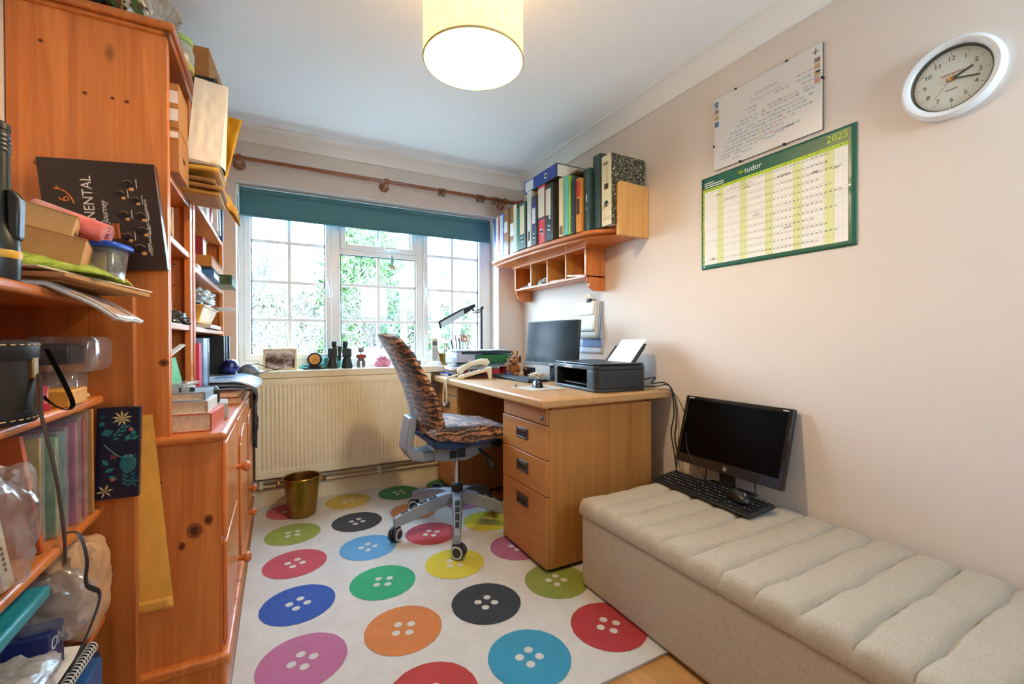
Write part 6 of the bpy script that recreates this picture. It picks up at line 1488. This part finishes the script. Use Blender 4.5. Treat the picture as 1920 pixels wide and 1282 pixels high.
env('green_card', 'bright green card leaning at the foot of the narrow shelf unit', [(-.33, 1.66, ZT+.125+.085), (-.30, 1.80, ZT+.145+.075), (-.285, 1.82, ZT+.135), (-.32, 1.66, ZT+.125)], .002, M('3aa860', .5), 'card')
env('white_card', 'white folded card leaning above the green card in the narrow unit', [(-.34, 1.62, ZT+.20), (-.30, 1.88, ZT+.265), (-.285, 1.88, ZT+.262), (-.32, 1.62, ZT+.195)], .006, M('c9d4d0', .5), 'card')
# boxes, envelopes and bag spilling from the top shelf of the narrow unit
def lbls(t):
    q = MB().b(.29, .332, -.0012, -.0004, .02, .055).b(.29, .332, -.0012, -.0004, .072, .108); q.build('address_label', M('e3e2de', .6), t)
cbox('cardboard_box', 'brown cardboard box with two white labels, upper of the pair in the narrow unit', (-.590, 1.613, 1.690), (0, 0, 0), (.334, .145, .130), M('b07a44', .75, var=.06), 'cardboard box', extra=lbls)
def slot_(t):
    q = MB().b(.3344, .3352, .055, .09, .05, .062); q.build('hand_hole', M('3a2614', .8), t); MB().b(.29, .332, -.0012, -.0004, .10, .118).build('address_label', M('e3e2de', .6), t)
cbox('cardboard_box', 'brown cardboard box with a hand hole, lower of the pair in the narrow unit', (-.590, 1.611, 1.5590), (0, 0, 0), (.334, .155, .128), M('a9713c', .75, var=.06), 'cardboard box', extra=slot_)
nev = [('kraft_envelope', 'brown envelope at the bottom of the heap jutting out beside the boxes', 1.80, 1.985, -.175, 0, 'b0802f'), ('kraft_envelope', 'tan envelope second from the bottom of the jutting heap', 1.79, 1.955, -.165, .018, '9a6b35'), ('kraft_envelope', 'dark brown envelope in the middle of the jutting heap', 1.785, 1.95, -.185, .036, '7d5528'), ('padded_envelope', 'golden padded envelope second from the top of the jutting heap', 1.78, 1.955, -.175, .056, 'cc9a38'), ('paper_pad', 'cream papers at the top of the jutting heap', 1.775, 1.95, -.17, .078, 'd8cdb2')]
for nm, lb, y0, y1, x1, dz, c in nev:
    q = MB(); sd = dz*300
    q.grid(lambda u, v: (-.55+(x1+.55)*u, y0+(y1-y0)*v, .015+.004*nz(u*5+sd, v*4, sd)-.02*max(0, u-.75)*(dz < .05)), 20, 10)
    tag(q.build(nm, M(c, .7, var=.1), loc=(0, 0, 1.5595+dz), sol=.014), lb, 'envelope' if 'pad' != nm[-3:] else 'papers', 'envelopes heaped beside the boxes')
wb = thing('paper_bag', 'large cream paper bag standing on the jutting envelopes, folded edge towards the window', 'paper bag', (-.262, 1.772, 1.662), radians(3)); wb.rotation_euler = (radians(0), radians(5), radians(3))
q = MB(); 
def wbf(u, v): return (.098*u+.012*v*0, .002*nz(u*6, v*8, 5), .272*v)
q.grid(lambda u, v: (.092*u, .003*nz(u*6, v*8, 5), .272*v), 12, 24)
q.grid(lambda u, v: (.092+.014*sin(pi*u)*(1-v), .135*u*(.35+.65*(1-v)), .272*v), 8, 24); q.grid(lambda u, v: (.092*u, .135*(.35+.65*(1-v)), .272*v), 12, 24); q.grid(lambda u, v: (0, .135*u*(.35+.65*(1-v)), .272*v), 8, 24); q.grid(lambda u, v: (.092*u, .135*v, 0), 8, 8)
q.build('paper', M('f2ead9', .7, var=.02, scale=8), wb, ang=40)
ye = thing('padded_envelope', 'bright yellow padded envelope rising behind the cream paper bag', 'envelope', (-.20, 2.02, 1.60))
q = MB(); q.grid(lambda u, v: (-.055+.115*u*(.55+.45*v)+.02*v, .03*sin(u*3)+.012*nz(u*4, v*6, 2), .37*v*(1-.12*u)), 12, 26); q.build('paper_skin', M('dfa61f', .55, var=.08, bump=.2), ye, sol=.006, ang=60)
q = MB(); q.grid(lambda u, v: (.0+.06*u, .05+.10*v, -.06+.045*sin(pi*v)+.02*nz(u*3, v*4, 6)+.10*(1-u)), 10, 10); q.build('torn_flap', M('cf9a3a', .6), ye, sol=.004)
# on top of the shelf units (1.966)
ZU = 1.9665
CAMO = Nd('camouflage_cloth'); v = CAMO.coord(); f = CAMO.noise(v, 13, 2, .6); CAMOM = CAMO.fin(CAMO.ramp(f, [(0, lin('1f1a14')), (.40, lin('3f5a2a')), (.50, lin('5a3a22')), (.58, lin('b09060')), (.64, lin('2a3a1c'))], 'CONSTANT'), .85)
crumple('camouflage_bag', 'camouflage cloth bag on top of the narrow shelf unit', 'bag', (-.395, 1.70, ZU), (.055, .07, .075), CAMOM, 51, amp=.2, flat=.0)
crumple('black_cloth', 'black cloth bundle beside the camouflage bag on the shelf unit', 'cloth', (-.475, 1.70, ZU), (.05, .07, .05), M('17181a', .8), 55, amp=.3)
gl_ = MB(); 
for k in range(1): gl_.lathe([(.012, -.05), (.03, -.045), (.055, -.02), (.066, .0), (.063, .0), (.052, -.017), (.028, -.040), (0, -.045)], n=40)
vs = gl_.v; 
for i, p in enumerate(vs):
    a = atan2(p[1], p[0]); r = sqrt(p[0]**2+p[1]**2); k = 1+.05*cos(a*20)*(r/.066); vs[i] = (p[0]*k, p[1]*k, p[2])
tag(gl_.build('pressed_glass_bowl', clear('pressed_glass', (.88, .9, .86, 1), .28, .06, .25, (.8, .82, .78, 1)), loc=(-.316, 1.635, ZU+.062), rot=(radians(70), radians(25), 0)), 'ribbed pressed glass bowl on its side at the corner of the shelf unit', 'glass bowl')
gj = thing('glass_jar', 'embossed glass jar with yellow-green rim on the edge of the shelf unit', 'jar', (-.288, 1.83, ZU), 0)
q = MB().lathe([(0, 0), (.034, 0), (.040, .02), (.042, .06), (.036, .085), (.033, .095)], n=24); q.build('body', clear('greenish_glass', (.85, .9, .82, 1), .25, .08, .35, (.75, .8, .68, 1)), gj)
MB().lathe([(.036, .093), (.038, .095), (.038, .110), (.0, .112)], n=24).build('lid', M('9cc06a', .4), gj)
MB().lathe([(.0405, .003), (.041, .005), (.041, .02), (.0405, .022)], n=24).build('base_ring', M('c8b84a', .4), gj)
tnn = thing('black_box_file', 'black speckled box on top of the wide shelf unit under the brown carton', 'box', (-.50, 2.06, ZU), 0)
MB().b(0, .285, 0, .28, 0, .085).build('body', SPK, tnn, bev=.002); MB().b(-.002, .287, -.002, .282, .085, .118).build('lid', M('1d1d1b', .4), tnn, bev=.003)
bb_ = cbox('cardboard_box', 'open brown carton overhanging on top of the wide shelf unit', (-.53, 2.12, ZU+.1195), (0, 0, radians(-4)), (.295, .30, .135), M('a5713c', .75, var=.08), flap=False, extra=lambda t: MB().b(.2955, .297, .12, .19, .05, .085).build('hand_hole', M('1c120a', .9), t))
# ------------------------------------------------------------------ the garden beyond the glass
GRD = Nd('lawn'); v = GRD.coord(); GM = GRD.fin(GRD.ramp(GRD.noise(v, 3, 5), [(.35, lin('8a8878')), (.65, lin('a9a695'))]), .95)
struct(MB().b(-14, 16, YB+.3, 34, -.25, -.12).build('garden_ground', GM), 'pale garden ground seen through the window', 'ground')
BARK = M('5a5048', .9, var=.2, scale=20); BARK2 = M('61564c', .9, var=.25, scale=20)
LF1 = M('3a5824', .7, var=.5, scale=6); LF2 = M('4c6c2a', .7, var=.5, scale=6); LF3 = M('5c6c34', .7, var=.5, scale=5); SCR_ = M('746c58', .9, var=.35, scale=5)
def foliage(q, c, r, n, sz, rnd):
    for _ in range(n):
        a = rnd.random()*2*pi; t = math.acos(2*rnd.random()-1); k = rnd.random()**.35
        k *= 1+.35*nz(cos(a)*sin(t)*2+c[0], sin(a)*sin(t)*2, cos(t)*2+c[1])
        p = Vector((c[0]+r[0]*k*cos(a)*sin(t), c[1]+r[1]*k*sin(a)*sin(t), c[2]+r[2]*k*cos(t)))
        if p.z < .0: continue
        u = Vector((rnd.gauss(0, 1), rnd.gauss(0, 1), rnd.gauss(0, 1))).normalized(); w_ = u.orthogonal().normalized()
        s = sz*(.6+.8*rnd.random())
        q.add([p-u*s, p+w_*s*.45, p+u*s, p-w_*s*.45], [(0, 1, 2, 3)])
def branch(q, p, d_, ln, r, dep, rnd, spread=.6, n=(2, 4)):
    pts = [p]; dd = Vector(d_)
    for k in range(4):
        dd = (dd+Vector((rnd.gauss(0, .13), rnd.gauss(0, .13), rnd.gauss(0, .08)+.02))).normalized(); pts.append(pts[-1]+dd*ln/4)
    q.tube(pts, [r*(1-.12*k) for k in range(5)], 5 if dep > 1 else 4)
    if dep == 0: return
    for k in range(rnd.randint(*n)):
        at_ = pts[rnd.randint(2, 4)]
        nd = (dd+Vector((rnd.gauss(0, spread), rnd.gauss(0, spread), rnd.gauss(.1, spread*.7)))).normalized()
        branch(q, at_, nd, ln*(.62+.2*rnd.random()), r*.58, dep-1, rnd, spread, n)
def bare_tree(label, x, y, h, seed, dep=5, mat=BARK2, multi=1, name='bare_tree', cat='tree'):
    t = thing(name, label, cat, (x, y, -.12)); rnd = random.Random(seed)
    q = MB(); q.tube([(0, 0, 0), (.02, .01, h*.16), (0, .03, h*.30)], [h*.020, h*.017, h*.015], 8); q.build('trunk', mat, t)
    q = MB()
    for k in range(3+multi): branch(q, Vector((0, .02, h*(.20+.03*k))), Vector((rnd.gauss(0, .55), rnd.gauss(0, .55), 1)).normalized(), h*.28, h*.011, dep-1, rnd)
    q.build('branches', mat, t)
def leafy(label, x, y, c, r, n, sz, mat, seed, name='evergreen_tree', cat='tree'):
    t = thing(name, label, cat, (x, y, -.12)); rnd = random.Random(seed)
    q = MB().tube([(0, 0, 0), (.03, 0, c*.5), (0, 0, c)], [.10, .08, .04], 8)
    for k in range(5): branch(q, Vector((0, 0, c*(.5+.1*k))), Vector((rnd.gauss(0, 1), rnd.gauss(0, 1), .6)).normalized(), r[0]*.7, .03, 1, rnd)
    q.build('trunk', BARK, t)
    q = MB(); foliage(q, (0, 0, c), r, n, sz, rnd); q.build('foliage', mat, t)
leafy('tall leafy evergreen tree seen through the middle window', 2.2, 12.5, 2.75, (1.25, 1.2, 1.75), 5200, .085, LF2, 1)
leafy('dark green conifer low behind the middle window', 2.55, 10.2, 1.0, (.75, .7, 1.15), 2600, .07, LF1, 2)
leafy('yellow-green bush seen at the right edge of the left window', .98, 9.5, .75, (.36, .45, .95), 1700, .055, LF3, 3, 'garden_bush', 'bush')
leafy('distant leafy tree behind the fanlight', 3.1, 17, 4.4, (1.6, 1.4, 1.5), 2600, .10, LF3, 4)
bare_tree('bare winter tree spreading across the middle window', 1.55, 7.6, 2.9, 11, 5)
bare_tree('bare pinkish shrub right of the middle glazing bar', 2.05, 9.0, 2.5, 12, 5, M('6a5850', .9, var=.2), 2, 'bare_shrub', 'shrub')
bare_tree('bare tree with thin twigs in the left window', .35, 8.2, 2.4, 13, 5)
bare_tree('bare shrub leaning in the lower left window', -.25, 7.0, 1.9, 14, 5, M('60554b', .9), 2, 'bare_shrub', 'shrub')
bare_tree('large leafless tree far off in the left window', -.9, 13.5, 5.2, 15, 5, M('625a52', .9, var=.2))
# far scrubby bank
q = MB(); rnd = random.Random(8)
for k in range(16): foliage(q, (-5+.75*k, 19+.4*sin(k), 1.5+.8*abs(sin(k*1.7))), (1.1, .8, 1.7+.5*sin(k*2.1)), 420, .12, rnd)
o = q.build('undergrowth', SCR_); tag(o, 'tangle of pale winter scrub on the far bank of the garden', 'undergrowth', None, 'stuff')
# low garden wall
gw = MB().b(-3.5, 1.9, 10.9, 11.1, -.12, .42).b(-3.55, 1.92, 10.86, 11.14, .42, .48)
tag(gw.build('garden_wall', M('a39c90', .9, var=.15, scale=8), bev=.01), 'low pale garden wall across the garden', 'garden wall')
# conservatory wing on the right
cv_ = thing('conservatory', 'white-framed conservatory wing seen through the right-hand window', 'conservatory', (2.0, 5.8, -.12)); L = (-2.0, -5.8, .12)
cols_ = [3.95, 4.62, 5.35, 6.15, 7.0, 8.02]
MB().b(2.0, 2.12, 3.75, 8.1, -.12, .42).build('dwarf_wall', M('a8a49c', .9, var=.1), cv_, L)
for y in cols_: MB().b(1.985, 2.085, y-.05, y+.05, .42, 2.16).build('post', UPVC, cv_, L, bev=.008)
for z0, z1 in ((.42, .50), (1.62, 1.70), (2.08, 2.24)): MB().b(1.98, 2.09, 3.75, 8.1, z0, z1).build('rail', UPVC, cv_, L, bev=.006)
for a, b_ in zip(cols_, cols_[1:]):
    MB().b(2.03, 2.036, a+.05, b_-.05, .5, 1.62).build('pane', GLASS, cv_, L); MB().b(2.03, 2.036, a+.05, b_-.05, 1.70, 2.08).build('pane', GLASS, cv_, L)
    q = MB()
    for z0, z1 in ((.52, 1.60), (1.72, 2.07)): q.b(2.0, 2.05, a+.06, a+.10, z0, z1).b(2.0, 2.05, b_-.10, b_-.06, z0, z1).b(2.0, 2.05, a+.10, b_-.10, z0, z0+.04).b(2.0, 2.05, a+.10, b_-.10, z1-.04, z1)
    q.build('casement', UPVC, cv_, L, bev=.004)
MB().prism([(1.92, 2.20), (2.0, 2.24), (3.6, 3.1), (3.6, 3.04), (2.0, 2.18), (1.92, 2.16)], 'y', 3.6, 8.2).build('roof', M('e9edf0', .4), cv_, L)
MB().tube([(1.90, 3.6, 2.19), (1.90, 8.2, 2.19)], .05, 10).build('gutter', UPVC, cv_, L)
for y in (8.06,): MB().b(2.1, 3.5, y, y+.05, -.12, .42).b(2.1, 3.5, y, y+.05, 2.08, 2.24).b(3.4, 3.5, y, y+.05, .42, 2.1).build('end_frame', UPVC, cv_, L)
leafy('dark shrub growing behind the conservatory glass', 3.3, 7.4, .9, (.6, 1.2, .9), 1500, .06, LF1, 21, 'garden_bush', 'bush')
leafy('grey-green tree behind the conservatory', 4.6, 9.5, 1.9, (1.6, 1.8, 1.9), 3000, .08, LF1, 22, 'evergreen_tree', 'tree')
# white dome-shaped cover close outside
q = MB().grid(lambda u, v: (.62*cos(2*pi*u)*sin(pi/2*v)**.8, .45*sin(2*pi*u)*sin(pi/2*v)**.8, 1.08*cos(pi/2*v)**.7*(1+.02*nz(u*9, v*5, 2))), 40, 14)
tag(q.build('garden_cover', M('d9dcda', .6), loc=(.98, 5.6, -.12), ang=60), 'white domed cover over something standing outside the middle window', 'cover')
